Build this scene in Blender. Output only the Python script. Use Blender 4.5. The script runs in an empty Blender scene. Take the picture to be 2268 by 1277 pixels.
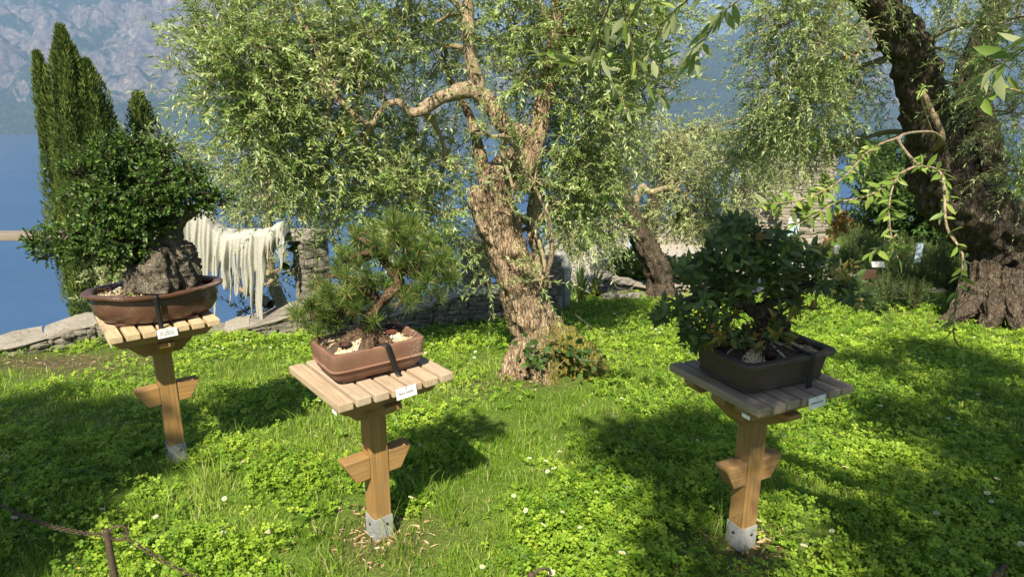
import bpy, bmesh, math, random
import numpy as np
from mathutils import Vector, Matrix
rad = math.radians
rng = np.random.default_rng(7)
random.seed(7)
sc = bpy.context.scene
col = sc.collection

# ------------------------------------------------------------------ camera, sky, sun, exposure
CAM_H = 1.72
FPX = 1400.0            # focal length in pixels of the 2268 px wide photograph
PITCH = rad(15)
SUN_AZ, SUN_EL = rad(9), rad(48)      # the sun stands behind the camera, a little to the left
cd = bpy.data.cameras.new('camera'); cam = bpy.data.objects.new('camera', cd); col.objects.link(cam)
cd.sensor_width = 36; cd.lens = 36 * FPX / 2268; cd.clip_start = 0.05; cd.clip_end = 40000
cam.location = (0, 0, CAM_H); cam.rotation_euler = (rad(90) - PITCH, 0, 0)
sc.camera = cam
w = bpy.data.worlds.new('World'); sc.world = w; w.use_nodes = True
wn = w.node_tree.nodes; wn.clear()
sky = wn.new('ShaderNodeTexSky'); sky.sky_type = 'NISHITA'; sky.sun_disc = False
sky.sun_elevation = SUN_EL; sky.sun_rotation = rad(180) + SUN_AZ; sky.altitude = 300; sky.air_density = 1.0; sky.dust_density = 1.0
bg = wn.new('ShaderNodeBackground'); bg.inputs['Strength'].default_value = 0.05
wo = wn.new('ShaderNodeOutputWorld')
w.node_tree.links.new(sky.outputs[0], bg.inputs[0]); w.node_tree.links.new(bg.outputs[0], wo.inputs[0])
to_sun = Vector((-math.sin(SUN_AZ) * math.cos(SUN_EL), -math.cos(SUN_AZ) * math.cos(SUN_EL), math.sin(SUN_EL)))
sl = bpy.data.lights.new('sun', 'SUN'); sl.energy = 5.0; sl.angle = rad(0.55); sl.color = (1.0, 0.90, 0.70)
so = bpy.data.objects.new('sun', sl); col.objects.link(so); so.rotation_euler = to_sun.to_track_quat('Z', 'Y').to_euler()
sc.view_settings.view_transform = 'Standard'; sc.view_settings.look = 'None'; sc.view_settings.gamma = 1
sc.view_settings.exposure = 1.24
sc.cycles.use_denoising = True
sc.cycles.max_bounces = 7; sc.cycles.diffuse_bounces = 3; sc.cycles.glossy_bounces = 2; sc.cycles.transmission_bounces = 5
sc.cycles.volume_bounces = 0; sc.cycles.caustics_reflective = False; sc.cycles.caustics_refractive = False

# ------------------------------------------------------------------ pixel helpers (directions only; distances come from the ground)
def ray(x, y):
    u = (x - 1134) / FPX; v = (y - 638.5) / FPX
    return np.array([u, math.cos(PITCH) - v * math.sin(PITCH), -math.sin(PITCH) - v * math.cos(PITCH)])
C0 = np.array([0, 0, CAM_H])
def at(x, y, z=0.0): r = ray(x, y); return C0 + r * ((z - CAM_H) / r[2])
def aty(x, y, Y): r = ray(x, y); return C0 + r * (Y / r[1])
WX = np.array([-60, -9, -6.5, -4.9, -4.2, -3.4, -2.2, -1.2, -0.1, 0.45])
WY = np.array([-30, 1.5, 4.4, 5.75, 6.3, 6.45, 6.7, 7.15, 7.3, 7.9])
def plateau(x, y): return -0.12 * np.maximum(0, np.asarray(y, float) - 2.6)
def gh(x, y):
    x = np.asarray(x, float); y = np.asarray(y, float)
    z = -0.12 * np.clip(y - 2.6, 0, 19)
    yb = np.interp(x, WX, WY); xb = 0.5 + 0.12 * (y - 7.5)
    s = np.minimum(y - yb, xb - x)
    s = np.maximum(s, y - 26)
    s = np.maximum(s, x - 30) ; s = np.maximum(s, -x - 60)
    s = np.maximum(0, s - 0.25)
    return np.maximum(z - 0.95 * s, -125)
def gnd(x, y):
    r = ray(x, y); lo, hi = .5, 60.
    for _ in range(50):
        m = (lo + hi) / 2; P = C0 + r * m
        if P[2] < plateau(P[0], P[1]): hi = m
        else: lo = m
    return P

class SN:                       # cheap smooth noise: sums of random sines
    def __init__(s, seed, f=1.0, k=14):
        r = np.random.default_rng(seed); d = r.normal(size=(k, 3)); d /= np.linalg.norm(d, axis=1)[:, None]
        s.k = d * (f * r.uniform(.6, 1.5, k))[:, None] * 2 * np.pi; s.p = r.uniform(0, 6.28, k); s.n = math.sqrt(k / 2)
    def __call__(s, P): return np.sin(np.asarray(P) @ s.k.T + s.p).sum(-1) / s.n / 1.6
class FBM:
    def __init__(s, seed, f, o=4, g=.5): s.l = [(SN(seed + i * 17, f * 2 ** i), g ** i) for i in range(o)]
    def __call__(s, P): return sum(n(P) * a for n, a in s.l)
def unit(v): return v / np.maximum(1e-9, np.linalg.norm(v, axis=-1, keepdims=True))

# ------------------------------------------------------------------ object helpers
def tag(o, label=None, cat=None, group=None, kind=None):
    if label: o['label'] = label
    if cat: o['category'] = cat
    if group: o['group'] = group
    if kind: o['kind'] = kind
    return o
def empty(name, loc=(0, 0, 0), rz=0.0, label=None, cat=None, group=None):
    o = bpy.data.objects.new(name, None); col.objects.link(o); o.location = tuple(loc); o.rotation_euler = (0, 0, rz)
    o.empty_display_size = .1
    return tag(o, label, cat, group)
def mesh(name, V, F, smooth=False, var=None):
    me = bpy.data.meshes.new(name)
    V = np.asarray(V, np.float32)
    Fs = F if isinstance(F, (list, tuple)) and len(F) and isinstance(F[0], np.ndarray) and F[0].ndim == 2 else [np.asarray(F)]
    me.vertices.add(len(V)); me.vertices.foreach_set('co', V.ravel())
    idx = np.concatenate([f.ravel() for f in Fs]).astype(np.int32)
    tot = np.concatenate([np.full(len(f), f.shape[1]) for f in Fs]).astype(np.int32)
    st = np.concatenate([[0], np.cumsum(tot)[:-1]]).astype(np.int32)
    me.loops.add(len(idx)); me.loops.foreach_set('vertex_index', idx)
    me.polygons.add(len(tot)); me.polygons.foreach_set('loop_start', st); me.polygons.foreach_set('loop_total', tot)
    me.polygons.foreach_set('use_smooth', np.full(len(tot), bool(smooth)))
    if var is not None:
        a = me.attributes.new('var', 'FLOAT', 'POINT'); a.data.foreach_set('value', np.asarray(var, np.float32))
    me.update(calc_edges=True); me.validate()
    return me
def obj(name, me, mat=None, parent=None, loc=(0, 0, 0), rot=(0, 0, 0)):
    o = bpy.data.objects.new(name, me); col.objects.link(o)
    if mat is not None and not me.materials: me.materials.append(mat)
    if parent is not None: o.parent = parent
    o.location = tuple(loc); o.rotation_euler = tuple(rot)
    return o
class MB:                        # merge pieces into one mesh
    def __init__(s): s.V = []; s.F = {}; s.n = 0; s.var = []
    def add(s, V, F, var=0.5):
        V = np.asarray(V, float); F = F if isinstance(F, list) else [F]
        for f in F:
            f = np.asarray(f)
            if len(f): s.F.setdefault(f.shape[1], []).append(f + s.n)
        s.V.append(V); s.n += len(V); s.var.append(np.broadcast_to(np.asarray(var, float), (len(V),)))
        return s
    def me(s, name, smooth=False):
        return mesh(name, np.concatenate(s.V), [np.concatenate(f) for f in s.F.values()], smooth, np.concatenate(s.var))
BOXF = np.array([[0, 3, 2, 1], [4, 5, 6, 7], [0, 1, 5, 4], [1, 2, 6, 5], [2, 3, 7, 6], [3, 0, 4, 7]])
def box(x0, x1, y0, y1, z0, z1):
    return np.array([[x0, y0, z0], [x1, y0, z0], [x1, y1, z0], [x0, y1, z0], [x0, y0, z1], [x1, y0, z1], [x1, y1, z1], [x0, y1, z1]], float), BOXF
def bevel_box(name, x0, x1, y0, y1, z0, z1, b=.004):
    bm = bmesh.new(); V, F = box(x0, x1, y0, y1, z0, z1)
    vs = [bm.verts.new(v) for v in V]; [bm.faces.new([vs[i] for i in f]) for f in F]
    bmesh.ops.bevel(bm, geom=bm.edges[:], offset=b, segments=2, profile=.6, affect='EDGES')
    me = bpy.data.meshes.new(name); bm.to_mesh(me); bm.free(); return me
def prism_xz(name, poly, y0, y1, b=.004):       # polygon in x,z swept along y
    bm = bmesh.new(); n = len(poly)
    a = [bm.verts.new((p[0], y0, p[1])) for p in poly]; c = [bm.verts.new((p[0], y1, p[1])) for p in poly]
    bm.faces.new(a); bm.faces.new(c[::-1])
    for i in range(n): bm.faces.new((a[i], c[i], c[(i + 1) % n], a[(i + 1) % n]))
    bmesh.ops.recalc_face_normals(bm, faces=bm.faces[:])
    if b: bmesh.ops.bevel(bm, geom=bm.edges[:], offset=b, segments=2, profile=.6, affect='EDGES')
    me = bpy.data.meshes.new(name); bm.to_mesh(me); bm.free(); return me
def spline(P, n):
    P = np.asarray(P, float); m = len(P)
    if m == 2: t = np.linspace(0, 1, n)[:, None]; return P[0] * (1 - t) + P[1] * t
    E = np.vstack([2 * P[0] - P[1], P, 2 * P[-1] - P[-2]]); u = np.linspace(0, m - 1 - 1e-6, n); i = u.astype(int); t = (u - i)[:, None]
    a, b, c, d = E[i], E[i + 1], E[i + 2], E[i + 3]
    return .5 * (2 * b + (c - a) * t + (2 * a - 5 * b + 4 * c - d) * t ** 2 + (3 * b - a - 3 * c + d) * t ** 3)
def tube(P, R, nring=20, nseg=8, rough=0, rfreq=6, flute=0, nfl=5, twist=1.5, seed=0, cap=True):
    P = spline(P, nring); R = np.interp(np.linspace(0, 1, nring), np.linspace(0, 1, len(R)), R)
    T = unit(np.gradient(P, axis=0)); up = np.array([.31, .77, .2]); A = np.zeros_like(P); a = unit(np.cross(T[0], up))
    for i in range(nring):
        a = unit(a - T[i] * (a @ T[i])); A[i] = a
    B = np.cross(T, A); th = np.linspace(0, 2 * np.pi, nseg, endpoint=False)
    rr = np.broadcast_to(R[:, None], (nring, nseg)).copy()
    s = np.linspace(0, 1, nring)[:, None]
    if flute:
        f = np.sin(nfl * (th[None] + twist * s * 3) + 2 * np.sin(3 * th[None] + seed) + seed)
        f2 = np.sin((nfl * 2 + 1) * (th[None] + twist * s * 3.4) + 4 * s + seed * 2)
        rr *= 1 + flute * f + flute * .45 * f2
    D = A[:, None] * np.cos(th)[None, :, None] + B[:, None] * np.sin(th)[None, :, None]
    V = P[:, None] + D * rr[..., None]
    if rough:
        n = FBM(seed + 3, rfreq, 4, .6)(V.reshape(-1, 3)).reshape(nring, nseg)
        V = V + D * (n * rough * R[:, None])[..., None]
    V = V.reshape(-1, 3); i = np.arange(nring - 1)[:, None]; j = np.arange(nseg)[None]; jn = (j + 1) % nseg
    F = np.stack([i * nseg + j, i * nseg + jn, (i + 1) * nseg + jn, (i + 1) * nseg + j], -1).reshape(-1, 4)
    Fs = [F]
    if cap:
        V = np.vstack([V, P[-1]]); jj = np.arange(nseg)
        Fs.append(np.stack([(nring - 1) * nseg + jj, (nring - 1) * nseg + (jj + 1) % nseg, np.full(nseg, len(V) - 1)], -1))
    return V, Fs
def tubes_thin(P0, P1, P2, r):      # many 3-sided curved twigs at once
    n = len(P0); T = unit(P2 - P0); a = unit(np.cross(T, rng.normal(size=(n, 3)))); b = np.cross(T, a); V = []
    for P, k in ((P0, 1.), (P1, .7), (P2, .35)):
        for th in (0, 2.094, 4.189): V.append(P + (a * math.cos(th) + b * math.sin(th)) * (r * k)[:, None])
    V = np.stack(V, 1).reshape(-1, 3); o = np.arange(n)[:, None, None] * 9
    f = np.array([[s * 3 + j, s * 3 + (j + 1) % 3, s * 3 + 3 + (j + 1) % 3, s * 3 + 3 + j] for s in (0, 1) for j in range(3)])
    return V, (f[None] + o).reshape(-1, 4)
def leafmesh(b, d, nr, L, W, prof='kite', fold=.25, droop=.1):
    n = len(b); L = np.broadcast_to(L, (n,))[:, None]; W = np.broadcast_to(W, (n,))[:, None]
    d = unit(d); s = unit(np.cross(d, nr)); nr = np.cross(s, d)
    if prof == 'kite':
        m = b + d * L * .42; V = np.stack([b, m + s * W + nr * W * fold, b + d * L - nr * L * droop, m - s * W + nr * W * fold], 1)
        F = np.array([[0, 1, 2], [0, 2, 3]])
    elif prof == 'lance':
        m1 = b + d * L * .28 ; m2 = b + d * L * .65 - nr * L * droop * .3
        V = np.stack([b, m1 + s * W * .9 + nr * W * fold, m2 + s * W * .85 + nr * W * fold, b + d * L - nr * L * droop, m2 - s * W * .85 + nr * W * fold, m1 - s * W * .9 + nr * W * fold], 1)
        F = np.array([[0, 1, 2, 3], [0, 3, 4, 5]])
    k = V.shape[1]
    return V.reshape(-1, 3), (F[None] + np.arange(n)[:, None, None] * k).reshape(-1, F.shape[1]), k
def rv(n, s=1.0): return rng.normal(size=(n, 3)) * s
UP = np.array([0, 0, 1.])

# ------------------------------------------------------------------ materials
def newmat(name):
    m = bpy.data.materials.new(name); m.use_nodes = True; nt = m.node_tree; nt.nodes.clear()
    o = nt.nodes.new('ShaderNodeOutputMaterial'); return m, nt, o
def N(nt, t, **kw):
    n = nt.nodes.new(t)
    for k, v in kw.items():
        if k in n.inputs.keys(): n.inputs[k].default_value = v
        else: setattr(n, k, v)
    return n
def ramp(nt, fac, stops):
    r = nt.nodes.new('ShaderNodeValToRGB'); e = r.color_ramp.elements
    while len(e) < len(stops): e.new(.5)
    for i, (p, c) in enumerate(stops): e[i].position = p; e[i].color = (*c, 1) if len(c) == 3 else c
    nt.links.new(fac, r.inputs[0]); return r.outputs[0]
def mixc(nt, fac, a, b, mode='MIX'):
    m = nt.nodes.new('ShaderNodeMix'); m.data_type = 'RGBA'; m.blend_type = mode
    for s, v in ((0, fac), (6, a), (7, b)):
        if hasattr(v, 'node'): nt.links.new(v, m.inputs[s])
        elif isinstance(v, (int, float)): m.inputs[s].default_value = v
        else: m.inputs[s].default_value = (*v, 1)
    return m.outputs[2]
def noise(nt, vec, scale, detail=4, rough=.6, dist=0):
    n = N(nt, 'ShaderNodeTexNoise', Scale=scale, Detail=detail, Roughness=rough, Distortion=dist)
    if vec is not None: nt.links.new(vec, n.inputs['Vector'])
    return n.outputs[0]
def pbsdf(nt, out, color, rough=.6, bump=None, bstr=.4, bdist=.01, spec=.4, metal=0):
    b = nt.nodes.new('ShaderNodeBsdfPrincipled')
    if hasattr(color, 'node'): nt.links.new(color, b.inputs['Base Color'])
    else: b.inputs['Base Color'].default_value = (*color, 1)
    if hasattr(rough, 'node'): nt.links.new(rough, b.inputs['Roughness'])
    else: b.inputs['Roughness'].default_value = rough
    b.inputs['Specular IOR Level'].default_value = spec; b.inputs['Metallic'].default_value = metal
    if bump is not None:
        bn = N(nt, 'ShaderNodeBump', Strength=bstr, Distance=bdist); nt.links.new(bump, bn.inputs['Height']); nt.links.new(bn.outputs[0], b.inputs['Normal'])
    nt.links.new(b.outputs[0], out.inputs[0]); return b
def coords(nt, kind='Object', scale=(1, 1, 1), rnd=False):
    t = nt.nodes.new('ShaderNodeTexCoord'); v = t.outputs[kind]
    if rnd:
        oi = nt.nodes.new('ShaderNodeObjectInfo'); a = nt.nodes.new('ShaderNodeVectorMath'); a.operation = 'MULTIPLY_ADD'
        nt.links.new(oi.outputs['Random'], a.inputs[0]); a.inputs[1].default_value = (7.3, 11.1, 5.7); nt.links.new(v, a.inputs[2]); v = a.outputs[0]
    m = nt.nodes.new('ShaderNodeMapping'); m.inputs['Scale'].default_value = scale; nt.links.new(v, m.inputs[0]); return m.outputs[0]
def leaf_mat(name, stops, back=None, trans=.35, tcol=(.35, .5, .06), rough=.45, spec=.4, rnd_obj=False):
    m, nt, o = newmat(name)
    if rnd_obj: f = nt.nodes.new('ShaderNodeObjectInfo').outputs['Random']
    else:
        a = nt.nodes.new('ShaderNodeAttribute'); a.attribute_name = 'var'; f = a.outputs['Fac']
    c = ramp(nt, f, stops)
    if back:
        g = nt.nodes.new('ShaderNodeNewGeometry'); c = mixc(nt, g.outputs['Backfacing'], c, back)
    b = nt.nodes.new('ShaderNodeBsdfPrincipled'); b.inputs['Roughness'].default_value = rough; b.inputs['Specular IOR Level'].default_value = spec
    nt.links.new(c, b.inputs['Base Color'])
    t = nt.nodes.new('ShaderNodeBsdfTranslucent'); tc = mixc(nt, .55, c, tcol); nt.links.new(tc, t.inputs[0])
    ms = nt.nodes.new('ShaderNodeMixShader'); ms.inputs[0].default_value = trans
    nt.links.new(b.outputs[0], ms.inputs[1]); nt.links.new(t.outputs[0], ms.inputs[2]); nt.links.new(ms.outputs[0], o.inputs[0]); return m
def wood_mat(name, c1, c2, c3, grain='y', grey=(.30, .27, .24), gfac=.3):
    m, nt, o = newmat(name); s = {'x': (1.2, 30, 30), 'y': (30, 1.2, 30), 'z': (30, 30, 1.2)}[grain]
    v = coords(nt, 'Object', s, True); n1 = noise(nt, v, 1.6, 5, .65, 1.2); n2 = noise(nt, v, 6, 3, .6, .4)
    c = ramp(nt, n1, [(.25, c1), (.5, c2), (.75, c3)])
    oi = nt.nodes.new('ShaderNodeObjectInfo')
    c = mixc(nt, ramp(nt, oi.outputs['Random'], [(0, (gfac * .5,) * 3), (1, (gfac * 1.6,) * 3)]), c, grey)
    c = mixc(nt, ramp(nt, n2, [(.35, (.35,) * 3), (.5, (0,) * 3)]), c, tuple(x * .5 for x in c1))
    v2 = coords(nt, 'Object', (9, 9, 9), True); n3 = noise(nt, v2, 1.5, 3); c = mixc(nt, ramp(nt, n3, [(.3, (.25,) * 3), (.6, (0,) * 3)]), c, (.16, .13, .1))
    pbsdf(nt, o, c, .62, n1, .25, .003, .3); return m
def bark_mat(name, c1, c2, c3, scale=9, stretch=.35, moss=None, bd=.03):
    m, nt, o = newmat(name); v = coords(nt, 'Object', (1, 1, stretch)); n1 = noise(nt, v, scale, 7, .7, 1.5); n2 = noise(nt, v, scale * 4, 5, .7, .5)
    vo = N(nt, 'ShaderNodeTexVoronoi', Scale=scale * 3.5); vo.feature = 'DISTANCE_TO_EDGE'; nt.links.new(v, vo.inputs['Vector'])
    c = ramp(nt, n1, [(.3, c1), (.5, c2), (.68, c3)]); c = mixc(nt, ramp(nt, n2, [(.38, (.7,) * 3), (.55, (0,) * 3)]), c, tuple(x * .35 for x in c1))
    if moss:
        v3 = coords(nt, 'Object'); mm = nt.nodes.new('ShaderNodeSeparateXYZ'); nt.links.new(v3, mm.inputs[0])
        d = nt.nodes.new('ShaderNodeVectorMath'); d.operation = 'DISTANCE'; nt.links.new(v3, d.inputs[0]); d.inputs[1].default_value = moss
        n4 = noise(nt, v3, 14, 5); ad = nt.nodes.new('ShaderNodeMath'); ad.operation = 'MULTIPLY_ADD'; nt.links.new(n4, ad.inputs[0]); ad.inputs[1].default_value = -.35; nt.links.new(d.outputs[1], ad.inputs[2])
        c = mixc(nt, ramp(nt, ad.outputs[0], [(.12, (.95,) * 3), (.32, (0,) * 3)]), c, (.17, .16, .03))
    ed = ramp(nt, vo.outputs[0], [(0, (0,) * 3), (.12, (1,) * 3)])
    h = mixc(nt, .5, n1, n2); h = mixc(nt, .35, h, ed)
    pbsdf(nt, o, c, .9, h, .9, bd, .15); return m
def stone_mat(name, a, b, c_, lich=(.42, .40, .34), sc_=3.0):
    m, nt, o = newmat(name); v = coords(nt, 'Object', (1, 1, 1), True); n1 = noise(nt, v, sc_, 6, .7); n2 = noise(nt, v, sc_ * 5, 4, .7)
    oi = nt.nodes.new('ShaderNodeObjectInfo'); c = ramp(nt, oi.outputs['Random'], [(0, a), (.5, b), (1, c_)])
    c = mixc(nt, ramp(nt, n1, [(.4, (0,) * 3), (.7, (.75,) * 3)]), c, lich); c = mixc(nt, ramp(nt, n2, [(.35, (.6,) * 3), (.52, (0,) * 3)]), c, (.05, .045, .035))
    pbsdf(nt, o, c, .9, mixc(nt, .5, n1, n2), .7, .02, .2); return m
def plain(name, color, rough=.6, nscale=0, dark=.6, bstr=.2, spec=.4, metal=0, bd=.004, stain=None):
    m, nt, o = newmat(name)
    if nscale:
        v = coords(nt, 'Object', (1, 1, 1), True); n = noise(nt, v, nscale, 5, .65); c = ramp(nt, n, [(.3, tuple(x * dark for x in color)), (.65, color)])
        if stain: n5 = noise(nt, v, nscale * .7, 2); n6 = noise(nt, v, 130, 3, .8); c = mixc(nt, ramp(nt, mixc(nt, .5, n5, n6), [(.55, (0,) * 3), (.66, (.55,) * 3)]), c, stain)
        pbsdf(nt, o, c, rough, n, bstr, bd, spec, metal)
    else: pbsdf(nt, o, color, rough, None, 0, 0, spec, metal)
    return m
M = {}
M['olive'] = leaf_mat('olive_leaf', [(0, (.08, .145, .03)), (.35, (.195, .30, .07)), (.75, (.355, .47, .155)), (.985, (.54, .60, .32)), (1, (.42, .28, .04))], back=(.31, .38, .18), trans=.36, tcol=(.42, .52, .08), rough=.4)  # silver-green leaves, upper side also lightened to stand in for glossy highlights
M['olive_far'] = leaf_mat('olive_leaf_pale', [(0, (.13, .18, .06)), (.5, (.28, .34, .12)), (1, (.48, .51, .26))], back=(.35, .41, .22), trans=.3, tcol=(.35, .42, .10))
M['olive_near'] = leaf_mat('olive_leaf_near', [(0, (.10, .17, .025)), (.6, (.21, .32, .055)), (1, (.34, .39, .10))], back=(.28, .32, .17), trans=.35, tcol=(.36, .48, .05), rnd_obj=True)
M['holly'] = leaf_mat('small_dark_leaf', [(0, (.022, .052, .01)), (.6, (.06, .125, .022)), (1, (.15, .24, .04))], trans=.2, tcol=(.2, .4, .03), rough=.42, spec=.4)
M['pine'] = leaf_mat('pine_needle', [(0, (.035, .07, .014)), (.5, (.095, .16, .03)), (.93, (.21, .29, .06)), (1, (.36, .25, .10))], trans=.15, tcol=(.2, .3, .04), rough=.4)
M['oak'] = leaf_mat('oak_leaf', [(0, (.032, .062, .018)), (.55, (.09, .145, .038)), (.8, (.18, .23, .05)), (.9, (.22, .20, .04)), (1, (.36, .20, .05))], back=(.14, .17, .09), trans=.22, tcol=(.28, .32, .04), rough=.4)
M['oak_one'] = leaf_mat('oak_leaf_single', [(0, (.022, .048, .016)), (.5, (.05, .09, .026)), (.7, (.10, .14, .03)), (.85, (.24, .20, .04)), (1, (.40, .20, .05))], back=(.14, .17, .09), trans=.22, tcol=(.28, .32, .04), rough=.4, rnd_obj=True)
M['cypress'] = leaf_mat('cypress_spray', [(0, (.03, .055, .012)), (.5, (.08, .125, .027)), (1, (.18, .22, .05))], trans=.1, tcol=(.2, .3, .03), rough=.7, spec=.15)
M['clover'] = leaf_mat('clover_leaf', [(0, (.06, .135, .012)), (.5, (.19, .325, .024)), (1, (.37, .48, .05))], trans=.3, tcol=(.40, .60, .03), rough=.5, spec=.3)
M['grass'] = leaf_mat('grass_blade', [(0, (.09, .18, .018)), (.55, (.23, .37, .04)), (.9, (.38, .48, .09)), (1, (.52, .47, .24))], trans=.35, tcol=(.34, .52, .03), rough=.5, spec=.3)
M['ivy'] = leaf_mat('ivy_leaf', [(0, (.022, .055, .012)), (1, (.07, .14, .03))], trans=.2, rough=.55, spec=.2)
M['shrub'] = leaf_mat('shrub_leaf', [(0, (.04, .09, .015)), (.6, (.11, .20, .03)), (1, (.22, .32, .05))], trans=.3, rough=.45)
M['rosemary'] = leaf_mat('rosemary_leaf', [(0, (.03, .07, .02)), (.6, (.085, .16, .04)), (1, (.2, .29, .07))], trans=.2, rough=.5)
M['blade'] = leaf_mat('sword_leaf', [(0, (.06, .10, .03)), (.6, (.14, .20, .06)), (1, (.34, .30, .06))], trans=.25, rough=.4)
M['white_petal'] = leaf_mat('white_petal', [(0, (.72, .72, .68)), (1, (.85, .85, .80))], trans=.25, tcol=(.8, .8, .7), rough=.7)
M['orange_petal'] = leaf_mat('orange_leaf', [(0, (.30, .30, .05)), (.6, (.45, .34, .10)), (1, (.52, .26, .10))], trans=.25, tcol=(.6, .4, .05))
M['yellow'] = plain('flower_centre', (.7, .45, .02), .7)
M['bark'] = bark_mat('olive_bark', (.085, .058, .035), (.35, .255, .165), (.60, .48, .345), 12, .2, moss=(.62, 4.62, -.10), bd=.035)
M['bark_dark'] = bark_mat('olive_bark_dark', (.045, .036, .027), (.12, .094, .07), (.21, .168, .125), 11, .25, bd=.04)  # olive bark darkened further to stand in for shade on the right trunk
M['limb'] = bark_mat('olive_limb_bark', (.18, .13, .08), (.36, .28, .19), (.48, .40, .29), 16, .5, bd=.01)
M['twig'] = plain('twig_bark', (.30, .25, .15), .8, 30)
M['rockbark'] = bark_mat('holly_bark', (.06, .05, .038), (.16, .135, .105), (.30, .265, .215), 22, .8, bd=.012)
M['pinebark'] = bark_mat('pine_bark', (.05, .034, .024), (.15, .095, .06), (.30, .20, .13), 26, .7, bd=.012)
M['darkbark'] = bark_mat('oak_bark', (.03, .022, .016), (.08, .06, .045), (.14, .11, .08), 25, .6, bd=.008)
M['slat'] = wood_mat('larch_slat', (.34, .23, .14), (.47, .34, .22), (.58, .45, .32), 'y', (.42, .36, .31), .3)
M['slat_grey'] = wood_mat('grey_larch_slat', (.20, .145, .10), (.31, .235, .17), (.41, .32, .245), 'y', (.31, .265, .215), .4)
M['slat_gold'] = wood_mat('yellow_larch_slat', (.42, .29, .15), (.56, .41, .23), (.64, .50, .31), 'y', (.5, .42, .32), .2)
M['post'] = wood_mat('larch_post', (.22, .115, .03), (.33, .185, .055), (.43, .265, .09), 'z', (.26, .18, .11), .15)
M['rail'] = wood_mat('larch_rail', (.22, .115, .032), (.33, .185, .058), (.43, .26, .09), 'x', (.26, .18, .11), .2)
M['zinc'] = plain('galvanised_steel', (.33, .34, .34), .7, 40, .7, .08, .25, 0)
M['steel'] = plain('dark_bolt', (.08, .08, .08), .5, 0, metal=.8)
M['tagw'] = plain('name_tag_plastic', (.74, .74, .72), .5, 12, .88, .05)
M['ink'] = plain('ink', (.04, .04, .05), .7)
M['pot_l'] = plain('brown_glazed_clay', (.105, .052, .036), .34, 9, .6, .08, stain=(.42, .34, .30))
M['pot_m'] = plain('red_clay', (.235, .122, .082), .7, 7, .6, .25, stain=(.45, .36, .31))
M['pot_r'] = plain('dark_clay', (.07, .05, .04), .62, 8, .7, .25, stain=(.2, .16, .13))
M['soil'] = plain('potting_soil', (.10, .075, .05), .95, 60, .3, .8)
M['gravel'] = leaf_mat('akadama_gravel', [(0, (.10, .08, .06)), (.4, (.38, .30, .19)), (.8, (.60, .48, .30)), (1, (.66, .60, .50))], trans=0, rough=.9, spec=.1)
M['strap'] = plain('black_strap', (.012, .012, .013), .55, 0)
M['basket'] = plain('brown_basket', (.16, .05, .035), .55, 20)
M['basket_d'] = plain('dark_basket', (.03, .022, .018), .6, 20)
M['pellet'] = plain('fertiliser', (.13, .035, .025), .9, 90, .4, .9)
M['stone'] = stone_mat('schist', (.09, .08, .068), (.14, .125, .105), (.21, .185, .15))
M['coping'] = stone_mat('schist_slab', (.20, .18, .155), (.26, .235, .20), (.32, .29, .25), (.38, .35, .30), 2.5)
M['stone_pale'] = stone_mat('pale_tower_stone', (.20, .18, .15), (.28, .25, .21), (.36, .32, .27), (.42, .38, .32))
M['mortar'] = plain('mortar', (.09, .08, .065), .95, 25, .5, .6)
M['mortar_pale'] = plain('pale_mortar', (.26, .23, .19), .95, 20, .5, .6)
M['beam'] = wood_mat('grey_beam', (.14, .105, .075), (.22, .175, .135), (.31, .255, .20), 'x', (.25, .225, .20), .3)
M['plaster'] = plain('gauze_plaster', (.43, .425, .385), .92, 60, .7, .8, .1, bd=.006)
M['marble'] = plain('grey_plaster', (.38, .39, .38), .8, 12, .6, .4, .2, bd=.01)
M['iron'] = plain('rusty_iron', (.11, .075, .055), .75, 60, .55, .4, .4, .4)
M['bowl'] = plain('dark_bowl', (.05, .04, .035), .7, 15)
M['white'] = plain('white_paint', (.55, .57, .58), .6)
M['blue'] = plain('pale_blue_paint', (.40, .52, .68), .5)
M['darkwood'] = plain('dark_brown_panel', (.07, .04, .025), .7, 10)
M['redwood'] = plain('reddish_wood', (.30, .11, .05), .7, 10)
M['black_iron'] = plain('black_iron', (.02, .02, .02), .6)
def big(name, fn):
    m, nt, o = newmat(name); fn(nt, o); M[name] = m
def _ground(nt, o):
    v = coords(nt, 'Object'); n1 = noise(nt, v, 1.2, 4); n2 = noise(nt, v, 22, 5, .7); n3 = noise(nt, v, 90, 3, .7)
    c = ramp(nt, n2, [(.3, (.045, .035, .02)), (.5, (.10, .08, .045)), (.7, (.22, .165, .10))]); g = ramp(nt, n3, [(.3, (.04, .08, .01)), (.65, (.14, .24, .03))])
    at_ = nt.nodes.new('ShaderNodeAttribute'); at_.attribute_name = 'var'; c = mixc(nt, at_.outputs['Fac'], mixc(nt, ramp(nt, n1, [(.3, (.55,) * 3), (.55, (.95,) * 3)]), c, g), c); pbsdf(nt, o, c, .95, n2, .8, .03, .1)
big('earth', _ground)
def _plaza(nt, o):
    v = coords(nt, 'Object'); n1 = noise(nt, v, 3, 4); n2 = noise(nt, v, 60, 4, .8); c = ramp(nt, n2, [(.3, (.34, .30, .25)), (.6, (.50, .46, .40)), (.8, (.60, .56, .50))])
    c = mixc(nt, ramp(nt, n1, [(.35, (.4,) * 3), (.6, (0,) * 3)]), c, (.36, .32, .27)); pbsdf(nt, o, c, .95, n2, .6, .02, .1)
big('gravel_path', _plaza)
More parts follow.
